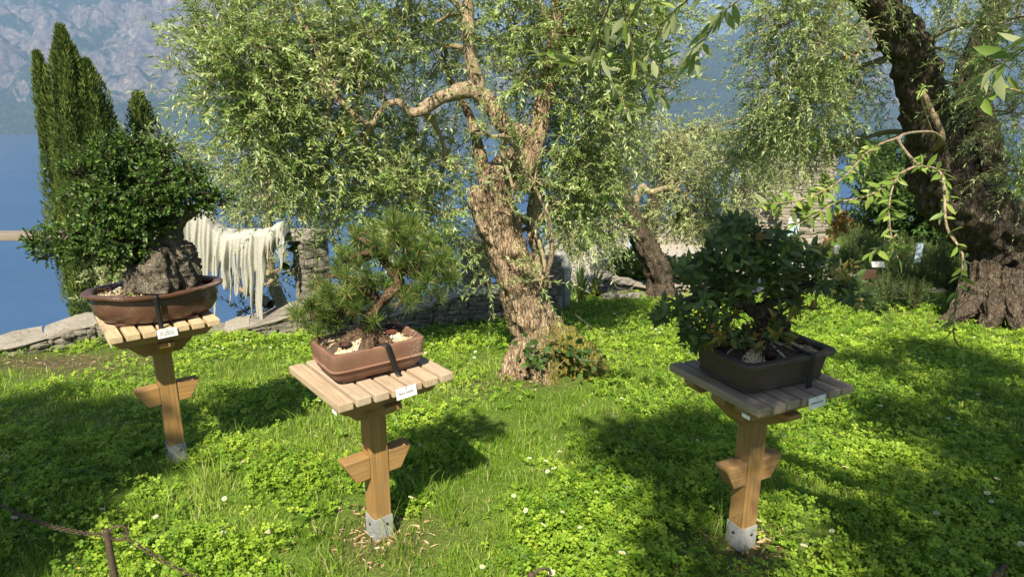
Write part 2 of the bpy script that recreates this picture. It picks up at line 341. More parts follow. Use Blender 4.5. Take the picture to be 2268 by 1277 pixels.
def _water(nt, o):
    v = coords(nt, 'Object', (1, 2.2, 1)); n = noise(nt, v, .10, 5, .6); n2 = noise(nt, v, .006, 3)
    c = ramp(nt, n2, [(.35, (.025, .075, .16)), (.65, (.035, .095, .20))])
    df = nt.nodes.new('ShaderNodeBsdfDiffuse'); nt.links.new(c, df.inputs[0]); gl = N(nt, 'ShaderNodeBsdfGlossy', Roughness=.22); gl.inputs[0].default_value = (.75, .85, 1, 1)
    bn = N(nt, 'ShaderNodeBump', Strength=.6, Distance=1.5); nt.links.new(n, bn.inputs['Height']); nt.links.new(bn.outputs[0], gl.inputs['Normal']); ms = nt.nodes.new('ShaderNodeMixShader'); ms.inputs[0].default_value = .42
    nt.links.new(df.outputs[0], ms.inputs[1]); nt.links.new(gl.outputs[0], ms.inputs[2]); nt.links.new(ms.outputs[0], o.inputs[0])
big('water', _water)
def _mount(nt, o):
    v = coords(nt, 'Object', (1, 1, 1)); n1 = noise(nt, v, .0021, 5, .55, .9); n2 = noise(nt, coords(nt, 'Object', (1, 1, .45)), .012, 6, .72, .8); n3 = noise(nt, v, .03, 4, .75)
    g = nt.nodes.new('ShaderNodeNewGeometry'); sx = nt.nodes.new('ShaderNodeSeparateXYZ'); nt.links.new(g.outputs['Normal'], sx.inputs[0])
    at_ = nt.nodes.new('ShaderNodeAttribute'); at_.attribute_name = 'var'
    f = ramp(nt, n3, [(.3, (.018, .036, .012)), (.7, (.075, .115, .038))])
    r = ramp(nt, n2, [(.35, (.12, .105, .095)), (.52, (.26, .22, .19)), (.64, (.40, .34, .28)), (.74, (.66, .56, .45))])
    k = nt.nodes.new('ShaderNodeMath'); k.operation = 'MULTIPLY_ADD'; nt.links.new(n1, k.inputs[0]); k.inputs[1].default_value = 1.35; nt.links.new(at_.outputs['Fac'], k.inputs[2])
    k2 = nt.nodes.new('ShaderNodeMath'); k2.operation = 'MULTIPLY_ADD'; nt.links.new(n2, k2.inputs[0]); k2.inputs[1].default_value = .55; nt.links.new(k.outputs[0], k2.inputs[2]); k3 = nt.nodes.new('ShaderNodeMath'); k3.operation = 'DIVIDE'; nt.links.new(k2.outputs[0], k3.inputs[0]); k3.inputs[1].default_value = 1.6
    c = mixc(nt, ramp(nt, k3.outputs[0], [(1.14 / 1.6, (0,) * 3), (1.19 / 1.6, (.8,) * 3), (1.29 / 1.6, (1,) * 3)]), f, r); c = mixc(nt, ramp(nt, n3, [(.38, (.55,) * 3), (.55, (0,) * 3)]), c, (.03, .045, .02)); pbsdf(nt, o, c, .95, mixc(nt, .4, n2, n3), 1.0, 60, .05)
big('mountain', _mount)

# ------------------------------------------------------------------ the setting
def axis(lo, hi, core_lo, core_hi, step, grow=1.18):
    a = list(np.arange(core_lo, core_hi + 1e-6, step)); s = step
    while a[-1] < hi: s *= grow; a.append(a[-1] + s)
    s = step
    while a[0] > lo: s *= grow; a.insert(0, a[0] - s)
    return np.array(a)
def sheet(name, xs, ys, zf, mat, kind='structure', smooth=True, var=None):
    X, Y = np.meshgrid(xs, ys); Z = zf(X, Y); V = np.stack([X, Y, Z], -1).reshape(-1, 3); nx = len(xs)
    i, j = np.meshgrid(np.arange(len(ys) - 1), np.arange(nx - 1), indexing='ij')
    F = np.stack([i * nx + j, i * nx + j + 1, (i + 1) * nx + j + 1, (i + 1) * nx + j], -1).reshape(-1, 4)
    o = obj(name, mesh(name, V, F, smooth, var(X, Y, Z).ravel() if var else None), mat); tag(o, kind=kind); return o
STL = (-1.79, 3.035, rad(39)); STM = (-.565, 2.345, rad(39)); STR = (.958, 2.29, rad(26))     # stand positions and turns
posts = [STL[:2], STM[:2], STR[:2]]
def bare(x, y):
    b = np.zeros_like(x)
    for i, (a, c) in enumerate(posts): b = np.maximum(b, np.exp(-(((x - a - .02) / (.2 if i else .07)) ** 2 + ((y - c + .05) / (.24 if i else .08)) ** 2)))
    b = np.maximum(b, 1.0 * np.exp(-((x + 3.9) / .9) ** 2 - ((y - 5.1) / .45) ** 2)); b = np.maximum(b, .55 * np.exp(-((x - .1) / .55) ** 2 - ((y - 4.45) / .16) ** 2)); return b
gn = FBM(5, .5, 4)
def lawn_z(X, Y):
    z = gh(X, Y); n = gn(np.stack([X, Y, 0 * X], -1)); return z + .022 * n * (np.abs(X) < 12) * (Y < 12)
ground = sheet('ground', axis(-420, 420, -9, 12, .2), axis(-420, 420, -4, 11, .2), lawn_z, M['earth'], var=lambda X, Y, Z: bare(X, Y))
def ghz(x, y): return float(lawn_z(np.array([x]), np.array([y]))[0])
sheet('lake', np.linspace(-8700, 8700, 30), np.linspace(-860, 8800, 30), lambda X, Y: -100. + 0 * X, M['water'])
ridge = FBM(21, 1 / 2600., 5, .5); r2 = FBM(33, 1 / 700., 5, .55); r3 = SN(9, 1 / 2200.)
def mount_z(X, Y):
    P = np.stack([X, Y, 0 * X], -1); b = X / Y
    Yr = np.interp(b, [-1.2, -.45, -.3, -.1, .2, .6, 1.3], [6600, 6600, 6500, 7600, 7900, 7700, 7000])
    Hr = np.interp(b, [-1.2, -.8, -.55, -.42, -.36, -.3, -.2, -.05, .1, .3, .5, .8, 1.3], [1300, 1350, 1420, 1400, 1270, 1080, 900, 880, 960, 1000, 930, 1050, 1100])
    shore = 4430 + 120 * r3(P)
    s = np.clip((Y - shore) / (Yr - shore), -.2, 1.25)
    t = np.where(s < 1, np.clip(s, 0, 1) ** .82, 1 - (s - 1) * 1.2)
    st = t + .028 * np.sin(t * 21 + 3 * ridge(P))          # ledges and cliffs
    h = Hr * st * (1 + .14 * ridge(P) * np.clip(t * 3, 0, 1)) + 190 * np.abs(r2(P)) * np.clip(t * 4, 0, 1) * (1 - .5 * t)
    return np.where(s <= 0, -108 + s * 60, np.minimum(-100 + 6 * np.clip(s * 60, 0, 1) + h, 1560 + .02 * h))
def mount_var(X, Y, Z):
    b = X / Y; gy = np.gradient(Z, axis=0) / 42.; left = np.clip((-.26 - b) * 8, 0, 1) * np.clip((b + .9) * 5, 0, 1)
    mid = np.clip((Z - 120) / 150, 0, 1) * np.clip((1000 - Z) / 200, 0, 1)
    return .02 + .20 * left * mid + .16 * np.clip(gy - .35, 0, 1)
sheet('mountain', np.arange(-7600, 8600, 42.), np.arange(4240, 8300, 42.), mount_z, M['mountain'], var=mount_var)
# far shore houses
hm = MB(); V, F = box(-1, 1, -.6, .6, -1.2, 1); hm.add(V, F); house_wall = hm.me('far_house_wall')
rf = MB(); rf.add(np.array([[-1.12, -.75, .95], [1.12, -.75, .95], [1.12, .75, .95], [-1.12, .75, .95], [-1.12, 0, 1.7], [1.12, 0, 1.7]]), [np.array([[0, 1, 5, 4], [2, 3, 4, 5], [3, 2, 1, 0]]), np.array([[1, 2, 5], [3, 0, 4]])])
house_roof = rf.me('far_house_roof'); M['far_wall'] = plain('cream_render', (.62, .55, .45), .9); M['far_roof'] = plain('terracotta_tiles', (.38, .17, .11), .9)
house_wall.materials.append(M['far_wall']); house_roof.materials.append(M['far_roof'])
hs = [(-.86 + .012 * i + .004 * math.sin(i * 5), 30 + 25 * abs(math.sin(i * 3))) for i in range(8)]
hs += [(-.56 + .035 * i, 25) for i in range(7)] + [(.235 + .0115 * (i % 9) + .002 * math.sin(i * 7), 190 + 60 * (i // 9) + 45 * abs(math.sin(i * 2.1))) for i in range(27)]
for i, (b, dy) in enumerate(hs):
    Y = 4500 + dy * 4; X = b * Y; z = float(mount_z(np.array([X]), np.array([Y]))[0]); s = 9 + 5 * abs(math.sin(i * 1.7))
    right = b > 0
    h = empty('far_house', (X, Y, z + s * .8), math.sin(i * 4) * .5, 'cream house with red roof in the village across the lake' if right else 'cream house with red roof on the far lake shore', 'house', 'houses in the village across the lake' if right else 'houses on the far lake shore')
    h.scale = (s, s, s); obj('wall', house_wall, None, h); obj('roof', house_roof, None, h)

# gravel square beyond the lawn
def plaza_z(X, Y): return gh(X, Y) + .02
px_ = np.linspace(1.0, 6.6, 50); py_ = np.linspace(8.95, 25, 60)
sheet('gravel_square', px_, py_, plaza_z, M['gravel_path'])
# haze
hb = obj('haze', mesh('haze', *box(-8800, 8800, -880, 8900, -160, 1640)), None); tag(hb, kind='stuff')
hmt, nt, o = newmat('haze_air'); pv = nt.nodes.new('ShaderNodeVolumePrincipled'); pv.inputs['Density'].default_value = 1.5e-4; pv.inputs['Color'].default_value = (.36, .57, 1, 1); pv.inputs['Anisotropy'].default_value = .1
nt.links.new(pv.outputs[0], o.inputs['Volume']); hb.data.materials.append(hmt)

# ------------------------------------------------------------------ stones, walls, pillars
def stone_mesh(seed, nsub=2):
    bm = bmesh.new(); bmesh.ops.create_cube(bm, size=1); bmesh.ops.subdivide_edges(bm, edges=bm.edges[:], cuts=1, use_grid_fill=True)
    r = random.Random(seed)
    for v in bm.verts:
        c = v.co.copy(); n = (abs(c.x) > .4) + (abs(c.y) > .4) + (abs(c.z) > .4)
        k = {3: .88, 2: .95, 1: 1.0, 0: 1}[n]; v.co = Vector((c.x * k + r.uniform(-.07, .07), c.y * k + r.uniform(-.07, .07), c.z * k + r.uniform(-.07, .07)))
    me = bpy.data.meshes.new('stone'); bm.to_mesh(me); bm.free(); return me
STONES = {k: [stone_mesh(i + 40) for i in range(7)] for k in ('stone', 'coping', 'stone_pale')}
for k, l in STONES.items():
    for m_ in l: m_.materials.append(M[k])
def put_stone(parent, name, kind, c, size, rz, tilt=0.03):
    o = obj(name, random.choice(STONES[kind]), None, parent); o.location = tuple(c); o.scale = tuple(size)
    o.rotation_euler = (random.uniform(-tilt, tilt) + random.choice((0, math.pi)), random.uniform(-tilt, tilt), rz + random.choice((0, math.pi))); return o
def stone_face(parent, kind, P0, P1, z0, z1, thick, ch=(.04, .09), ln=(.08, .24), out=(0, -1)):
    # one face of dry stone from P0 to P1 (plan), z0/z1 at both ends
    P0 = np.array(P0[:2], float); P1 = np.array(P1[:2], float); L = np.linalg.norm(P1 - P0); d = (P1 - P0) / L; n = np.array([d[1], -d[0]]); rz = math.atan2(d[1], d[0])
    Hm = max(z1[0] - z0[0], z1[1] - z0[1]); z = 0.; cnt = 0
    while z < Hm - .012:
        h = min(random.uniform(*ch), Hm - z); s = random.uniform(-.08, 0)
        while s < L:
            l = random.uniform(*ln); a, b = max(s, 0), min(s + l, L); s += l
            if b - a < .03: continue
            t = (a + b) / 2 / L; zz0 = z0[0] * (1 - t) + z0[1] * t; zz1 = z1[0] * (1 - t) + z1[1] * t
            top = min(zz0 + z + h, zz1)
            if top - (zz0 + z) < .015: continue
            c = P0 + d * (a + b) / 2 + n * random.uniform(-.012, .018)
            put_stone(parent, 'stone', kind, (c[0], c[1], (zz0 + z + top) / 2), ((b - a) * 1.02, thick * random.uniform(.85, 1.15), (top - zz0 - z) * 1.0), rz); cnt += 1
        z += h
    return cnt
def wall_run(label, pts, width=.42):
    # pts: (px, py_foot, py_top) along the inner face
    A = []
    for x, yf, yt in pts:
        p = gnd(x, yf); q = aty(x, yt, p[1]); A.append((p[0], p[1], p[2] - .04, q[2]))
    root = empty('stone_wall', (0, 0, 0), 0, label, 'wall', 'low stone garden wall runs')
    core = MB()
    for a, b in zip(A[:-1], A[1:]):
        P0, P1 = np.array(a[:2]), np.array(b[:2]); d = unit(P1 - P0); n = np.array([-d[1], d[0]])
        Lg = np.linalg.norm(P1 - P0)
        stone_face(root, 'stone', P0 + n * .05, P1 + n * .05, (a[2], b[2]), (a[3] - .045, b[3] - .045), .13, (.035, .075), (.07, .22))
        q = [P0 + n * .07, P1 + n * .07, P1 + n * width, P0 + n * width]
        lo = [a[2] - .1, b[2] - .1, b[2] - .9, a[2] - .9]; hi = [a[3] - .05, b[3] - .05, b[3] - .05, a[3] - .05]
        core.add(np.array([[*q[i], lo[i]] for i in range(4)] + [[*q[i], hi[i]] for i in range(4)]), BOXF)
        s = 0.
        while s < Lg - .01:
            l = min(random.uniform(.28, .55), Lg - s); t = (s + l / 2) / Lg; c = P0 + d * (s + l / 2) + n * (width / 2 - .01)
            zt = a[3] * (1 - t) + b[3] * t
            o = put_stone(root, 'coping_slab', 'coping', (c[0], c[1], zt - .024), (l * 1.14, width + random.uniform(-.01, .05), .05), math.atan2(d[1], d[0]), .008)
            o.rotation_euler[1] = -math.atan2(b[3] - a[3], Lg) * (1 if abs(o.rotation_euler[2] - math.atan2(d[1], d[0])) < .1 else -1); s += l
    obj('core', core.me('core'), M['mortar'], root); return root
wall_run('low stone wall at the left edge behind the brown oval pot', [(-140, 812, 800), (0, 787, 769), (110, 772, 742), (215, 760, 710), (262, 757, 702)])
wall_run('low stone wall with grey slabs under the gauze figure', [(425, 757, 748), (500, 751, 736), (560, 746, 720), (700, 737, 676)])
wall_run('rough low stone wall between pine bonsai and olive trunk', [(700, 738, 690), (800, 737, 700), (880, 733, 690), (960, 724, 668), (1040, 718, 646), (1130, 712, 642)])
def pillar(label, cx, cy, rz, wx, wy, z0, z1, kind='stone'):
    root = empty('stone_pillar', (cx, cy, z0), rz, label, 'pillar', 'stone pillars on the garden wall')
    m = MB(); m.add(*box(-wx / 2 + .04, wx / 2 - .04, -wy / 2 + .04, wy / 2 - .04, 0, z1 - z0)); obj('core', m.me('core'), M['mortar'], root)
    z = 0.
    while z < z1 - z0 - .01:
        h = min(random.uniform(.05, .11), z1 - z0 - z)
        for sx, sy in ((0, -1), (1, 0), (0, 1), (-1, 0)):
            L = (wx if sx == 0 else wy); s = -L / 2 - random.uniform(0, .06)
            while s < L / 2:
                l = random.uniform(.09, .22); a, b = max(s, -L / 2), min(s + l, L / 2); s += l
                if b - a < .03: continue
                m_ = (a + b) / 2; off = random.uniform(-.012, .012)
                c = (m_, sy * (wy / 2 - .04 + off), z + h / 2) if sx == 0 else (sx * (wx / 2 - .04 + off), m_, z + h / 2)
                put_stone(root, 'stone', kind, c, ((b - a) * 1.0, .1, h * .98), 0 if sx == 0 else math.pi / 2)
        z += h
    return root
P1c = aty(688, 560, 6.55); zb = P1c[2] + .0
z_beam = float(aty(690, 520, 6.45)[2])
pillar('stone pillar holding the right end of the slab beam', P1c[0] - .02, 6.62, rad(42), .27, .30, -.62, z_beam - .03)
p2 = aty(1052, 560, 7.0); pillar('stone pillar just left of the leaning olive trunk', p2[0], 7.12, rad(10), .30, .32, -.68, float(aty(1052, 545, 7.0)[2]))
obj('cap_slab', bevel_box('cap_slab', -.22, .22, -.22, .22, 0, .06, .01), M['coping'], [o for o in col.objects if o.name.startswith('stone_pillar')][-1], (0, 0, float(aty(1052, 545, 7.0)[2]) + .68))
p3 = gnd(1222, 690); pillar('dark stone pillar behind the leaning olive beside grey hooded figure', p3[0] - .02, p3[1] + .15, rad(5), .24, .3, p3[2] - .15, float(aty(1222, 575, p3[1])[2]))
# beam of two lengths resting on the pillars
bl = aty(-60, 522, 6.35); br = aty(722, 519, 6.62)
def beam(label, a, b, w_, h_, mat, name, cat):
    d = np.array(b) - np.array(a); L = np.linalg.norm(d); o = obj(name, bevel_box(name, 0, L, -w_ / 2, w_ / 2, -h_ / 2, h_ / 2, .012), mat, None, a, (0, -math.asin(d[2] / L), math.atan2(d[1], d[0])))
    return tag(o, label, cat)
bm_ = bl + (br - bl) * .60
beam('weathered grey timber beam at the left edge above the lake', bl, bm_, .2, .075, M['beam'], 'timber_beam', 'beam')
beam('pale stone slab lintel on top of the stone pillar', bm_ + (br - bl) * .004, br, .36, .075, M['coping'], 'stone_lintel', 'lintel')
pl_ = aty(120, 560, 6.6); pillar('stone pillar hidden behind the left bonsai under the beam', float(bm_[0]) - .1, 6.5, rad(0), .3, .3, -.6, float(bm_[2]) - .05)

# ------------------------------------------------------------------ gauze figures
def drape(name, xs_px, top, bot, Y, label, mat, wcol=.0, back=.28, seed=3, amp=.034, nv=70):
    nu = 150; u = np.linspace(xs_px[0], xs_px[-1], nu); yt = np.interp(u, xs_px, top); yb = np.interp(u, xs_px, bot)
    r = np.random.default_rng(seed); yb = yb + 17 * np.interp(u, np.linspace(u[0], u[-1], 75), r.normal(size=75)) * (yb - yt) / 120
    v = np.linspace(0, 1, nv); U, Vv = np.meshgrid(u, v); PY = yt[None] + (yb - yt)[None] * Vv
    P = np.zeros((nv, nu, 3)); s = (u - u[0]) / (u[-1] - u[0])
    fold = .6 * np.sin(s * 75 + 2 * np.sin(s * 13)) + .4 * np.sin(s * 160 + seed) + .5 * np.sin(s * 31 + 1)
    for i in range(nv):
        for j in range(nu):
            p = aty(u[j], PY[i, j], Y); P[i, j] = p
    fr = np.clip(Vv * 3.5, 0, 1); P[..., 1] += -fold[None] * amp * (.25 + .75 * fr) - .10 * np.sin(np.clip(Vv * 2, 0, 1) * 1.57) * .5 + .05 * Vv
    P[..., 0] += .012 * np.sin(Vv * 9 + s[None] * 40) * Vv
    nb = 14; Bk = np.zeros((nb, nu, 3)); q = np.linspace(1, 0, nb, endpoint=False)
    for i in range(nb):
        Bk[i] = P[0]; Bk[i, :, 1] += back * q[i]; Bk[i, :, 2] += .05 * math.sin(q[i] * 3.1) - .10 * max(0, q[i] - .75) * 4 + .012 * fold * q[i]
    G = np.concatenate([Bk, P]); nr = len(G); Vt = G.reshape(-1, 3); i, j = np.meshgrid(np.arange(nr - 1), np.arange(nu - 1), indexing='ij')
    F = np.stack([i * nu + j, (i + 1) * nu + j, (i + 1) * nu + j + 1, i * nu + j + 1], -1).reshape(-1, 4)
    v_ = i.ravel() / nr; s_ = j.ravel() / nu; gap = (np.sin(s_ * 150 + 3 * np.sin(s_ * 23)) + .5 * np.sin(s_ * 63 + v_ * 5)) < -1.35 + 1.0 * np.clip(v_ - .35, 0, 1); F = F[~(gap & (v_ > .38))]
    o = obj(name, mesh(name, Vt, F, True), mat); md = o.modifiers.new('thick', 'SOLIDIFY'); md.thickness = .008
    return o
root = empty('gauze_figure', (-2.7, 6.3, -.4), 0, 'white plaster gauze figure draped over the stone slab by the lake', 'sculpture')
def childkeep(o, r):
    o.parent = r; o.matrix_parent_inverse = Matrix.Translation(r.location).inverted() if r.rotation_euler[2] == 0 else r.matrix_basis.inverted(); return o
childkeep(drape('robe', [392, 410, 436, 455, 470, 486, 500, 512, 530, 546, 556, 566, 577, 582, 590, 600, 612, 618, 624, 630],
      [478, 470, 472, 488, 510, 526, 533, 530, 526, 524, 522, 522, 522, 521, 520, 512, 505, 507, 515, 532],
      [640, 690, 676, 640, 700, 640, 625, 668, 636, 640, 660, 715, 735, 728, 612, 560, 556, 575, 592, 560], 6.22, '', M['plaster']), root)
hv = MB(); 
def ellip(c, r, n=18, m=12, nz=.12, seed=1, half=False):
    th = np.linspace(0, 2 * np.pi, n, endpoint=False); ph = np.linspace(0.02, np.pi * (.62 if half else .98), m); T, Pp = np.meshgrid(th, ph)
    D = np.stack([np.cos(T) * np.sin(Pp), np.sin(T) * np.sin(Pp), np.cos(Pp)], -1); D = D * (1 + nz * FBM(seed, 1.1, 3)(D))[..., None]
    V = (D * np.array(r) + np.array(c)).reshape(-1, 3); i, j = np.meshgrid(np.arange(m - 1), np.arange(n), indexing='ij')
    return V, np.stack([i * n + j, (i + 1) * n + j, (i + 1) * n + (j + 1) % n, i * n + (j + 1) % n], -1).reshape(-1, 4)
for nm, c_, r_, sd in (('hood', aty(497, 524, 6.45), (.15, .2, .09), 4), ('hand', aty(608, 522, 6.3), (.05, .1, .05), 8), ('shoulder', aty(430, 492, 6.45), (.13, .18, .2), 5)): childkeep(obj(nm, MB().add(*ellip(c_, r_, 30, 18, .1, sd)).me(nm, True), M['plaster']), root)
# second, standing figure behind the olive
g2 = gnd(1247, 682); root = empty('hooded_figure', g2, 0, 'grey hooded plaster figure standing on the lawn behind the olive', 'sculpture')
n, m = 60, 50; th = np.linspace(0, 2 * np.pi, n, endpoint=False); zz = np.linspace(0, 1, m); T, Z = np.meshgrid(th, zz)
R = np.interp(Z, [0, .12, .5, .72, .82, .9, .97, 1], [.062, .07, .085, .105, .085, .07, .045, .004]); R = R * (1 + .26 * np.sin(T * 9 + 3 * Z) * (1 - Z * .6) + .08 * np.sin(T * 21))
op = np.clip(np.cos(T + 2.2) - .55, 0, 1) * (Z > .74) * (Z < .93); R = R * (1 - .9 * op)
V = np.stack([np.cos(T) * R * 1.0 - .02 * Z, np.sin(T) * R * .8, Z * .74], -1).reshape(-1, 3); i, j = np.meshgrid(np.arange(m - 1), np.arange(n), indexing='ij')
obj('robe', mesh('robe', V, np.stack([i * n + j, i * n + (j + 1) % n, (i + 1) * n + (j + 1) % n, (i + 1) * n + j], -1).reshape(-1, 4), True), M['marble'], root)

# ------------------------------------------------------------------ olive trees
def twigs_on(o, d, length, nleaf, droop, L, W, leafprof='kite', spread=.66, varbase=.5, varspread=.36):
    n = len(o); d = unit(d); length = np.broadcast_to(length, (n,)); g = np.array([0, 0, -1.]); dr = np.broadcast_to(droop, (n,))[:, None]
    def pos(t): return o + d * (length * t)[:, None] + g * dr * (length * t * t)[:, None]
    B, Dd, Nn, Va = [], [], [], []; a = unit(np.cross(d, rv(n))); b = np.cross(d, a); vt = rng.normal(varbase, varspread * .6, n)
    for k in range(nleaf):
        t = np.full(n, (k // 2 * 2 + 1.5) / (nleaf + .5)) + rng.uniform(-.02, .02, n); tan = unit(d + 2 * g * dr * t[:, None])
        ph = (k % 2) * np.pi + (k // 2) * 1.57 + rng.normal(0, .35, n); rd = a * np.cos(ph)[:, None] + b * np.sin(ph)[:, None]
        ld = unit(tan * (1.1 - spread * .5) + rd * spread + rv(n, .12) + (UP * -.1)); B.append(pos(t)); Dd.append(ld); Nn.append(unit(tan * .8 + UP * .7 + rv(n, .45)) + rd * -.2); Va.append(np.clip(vt + rng.normal(0, varspread, n), 0, .985))
    # end leaf
    tan = unit(d + 2 * g * dr); B.append(pos(np.ones(n))); Dd.append(tan + rv(n, .2)); Nn.append(UP + rv(n, .5)); Va.append(np.clip(vt + .15, 0, 1))
    B, Dd, Nn, Va = map(np.concatenate, (B, Dd, Nn, Va)); kk = len(B); s = rng.uniform(.65, 1.15, kk)
    V, F, q = leafmesh(B, Dd, Nn, L * s, W * s * rng.uniform(.8, 1.2, kk), leafprof); va = np.repeat(np.where(rng.random(kk) < .006, 1., Va), q)
    tv, tf = tubes_thin(o, pos(np.full(n, .5)), pos(np.ones(n)), np.full(n, .0022)); return V, F, va, tv, tf
def crown(blobs, twig_len=(.14, .34), nleaf=14, droop=.25, L=.05, W=.0072, out=.6, up=.15, attach=None, limb_r=.016, prof='kite', inner=7, varb=.5, down=0., dens=1.0):
    lv, br = MB(), MB()
    for bi, (c, r, n) in enumerate(blobs):
        c = np.array(c, float); r = np.broadcast_to(np.array(r, float), (3,)); n = int(n * dens)
        # branchlets inside the clump; twigs start along them
        e = unit(rv(inner)) * rng.uniform(.55, .95, (inner, 1)); ends = c + e * r; mids = c + e * r * .5 + rv(inner, .06) * r.mean() + UP * .05 * r.mean()
        for q in range(inner): br.add(*tube([c, mids[q], ends[q]], [limb_r * .55, limb_r * .35, limb_r * .15], 7, 5))
        k = rng.integers(0, inner, n); t = rng.uniform(.15, 1, n)[:, None]
        on = (1 - t) ** 2 * c + 2 * t * (1 - t) * mids[k] + t * t * ends[k]
        p = unit(rv(n)) * (rng.random(n) ** (1 / 2.2))[:, None]; free = c + p * r
        w_ = rng.uniform(.35, 1, (n, 1)); og = on * (1 - w_) + free * w_
        d = unit(unit((og - c) / r) * out + rv(n, .55) + UP * (up - down)); ln = rng.uniform(*twig_len, n)
        V, F, va, tv, tf = twigs_on(og, d, ln, nleaf, droop * rng.uniform(.3, 1.5, n), L, W, prof, varbase=varb); lv.add(V, F, va); br.add(tv, tf)
        # twig roots back to the branchlets
        sel = rng.random(n) < .3
        if sel.any(): br.add(*tubes_thin(on[sel], (on[sel] + og[sel]) / 2 + rv(sel.sum(), .02), og[sel], np.full(sel.sum(), .003)))
        if attach is not None:
            A = np.array(attach); a = A[np.argmin(np.linalg.norm(A - c, axis=1))]; dist = np.linalg.norm(a - c)
            br.add(*tube([a, a * .6 + c * .4 + rv(1)[0] * .06 * dist + UP * .08 * dist, a * .25 + c * .75 + rv(1)[0] * .05 * dist, c], [limb_r * 1.5, limb_r * 1.1, limb_r * .8, limb_r * .5], 14, 7, .15, 5, seed=bi))
    return lv, br
def olive_tree(label, base, trunk_paths, blobs, attach, leafmat='olive', bark='bark', group=None, nseg=60, nring=110, rough=.10, rfreq=5.5, name='olive_tree', flk=1.0, **kw):
    root = empty(name, base, 0, label, 'tree', group); tm = MB(); lm = MB()
    for i, (P, R, f) in enumerate(trunk_paths):
        thick = max(R) > .06
        (tm if thick else lm).add(*tube(P, R, (nring if max(R) > .12 else nring * 2 // 3) if thick else 40, (nseg if max(R) > .12 else nseg * 2 // 3) if thick else 14, rough, rfreq if thick else 9, f * flk, 8 + i % 3, .35, i * 3 + 1))
    childkeep(obj('trunk', tm.me('trunk', True), M[bark]), root)
    lv, br = crown(blobs, attach=attach, **kw)
    if lm.n: childkeep(obj('limb', lm.me('limb', True), M['limb']), root)
    childkeep(obj('branches', br.me('branches', True), M['twig']), root); childkeep(obj('crown', lv.me('crown'), M[leafmat]), root)
    return root
PBS = 1.0
def pb(x, y, Y, rpx, n, fy=1.0, fz=1.0):            # a clump seen at pixel x,y at forward distance Y
    c = aty(x, y, Y); r = rpx * PBS * Y * .95 / FPX; return (c, (r, r * fy, r * fz), n)
# the leaning olive in the middle
Yt = 4.85
def q(x, y, Y=Yt): return aty(x, y, Y)
b0 = np.array([.26, 4.78, -.40])
trunk = [([b0, q(1205, 790), q(1178, 700), q(1140, 600), q(1108, 510), q(1096, 430), q(1120, 372), q(1165, 330, 4.9)], [.30, .235, .17, .155, .152, .14, .105, .08], .08),
         ([q(1150, 570), q(1088, 500, 4.78), q(1064, 440, 4.78), q(1062, 412, 4.8)], [.085, .09, .085, .062], .16), ([q(1110, 470, 4.9), q(1092, 410, 4.95), q(1120, 362, 4.95)], [.09, .075, .065], .12),
         ([q(1150, 420, 4.85), q(1180, 345), q(1165, 300), q(1125, 285), q(1100, 255), q(1078, 218)], [.075, .07, .066, .064, .06, .054], .08),
         ([q(1175, 340), q(1196, 290, 4.95), q(1200, 230, 5), q(1216, 175, 5.02), q(1225, 80, 5.05), q(1240, -60, 5.1)], [.07, .06, .056, .05, .04, .03], .08),
         ([q(1085, 225), q(1050, 200), q(1010, 205), q(965, 222), q(935, 243, 4.8)], [.055, .06, .055, .05, .045], .08),
         ([q(945, 240, 4.8), q(915, 250, 4.78), q(880, 226, 4.75), q(848, 240, 4.72), q(820, 277, 4.7), q(770, 240, 4.7), q(735, 205, 4.7), q(700, 170, 4.65)], [.036, .032, .024, .022, .02, .018, .015, .01], .05),
         ([q(1065, 210), q(1050, 160), q(1040, 110), q(1036, 40), q(1032, -80)], [.055, .05, .046, .042, .035], .05),
         ([q(1205, 640, 5.0), q(1192, 560, 5.1), q(1178, 500, 5.12), q(1188, 420, 5.12), q(1192, 330, 5.1)], [.06, .055, .05, .045, .04], .1),
         ([q(1205, 630, 4.7), q(1222, 560, 4.62), q(1214, 480, 4.6), q(1190, 425, 4.6), q(1150, 360, 4.6), q(1120, 300, 4.55)], [.02, .018, .015, .012, .008, .002], .03),
         # root flare
         ([q(1190, 740, 4.8), q(1150, 790, 4.72), np.array([-.06, 4.55, -.40])], [.10, .10, .10], .14), ([q(1210, 740, 4.8), q(1270, 778, 4.72), np.array([.74, 4.56, -.36])], [.13, .13, .12], .14),
         ([q(1195, 745, 4.75), q(1200, 800, 4.6), np.array([.30, 4.46, -.42])], [.10, .10, .10], .14), ([q(1100, 470, 5.05), q(1075, 400, 5.15), q(1060, 330, 5.2), q(1040, 260, 5.25), q(1000, 180, 5.3), q(960, 110, 5.35)], [.07, .055, .045, .035, .022, .006], .08)]
PBS = 1.28
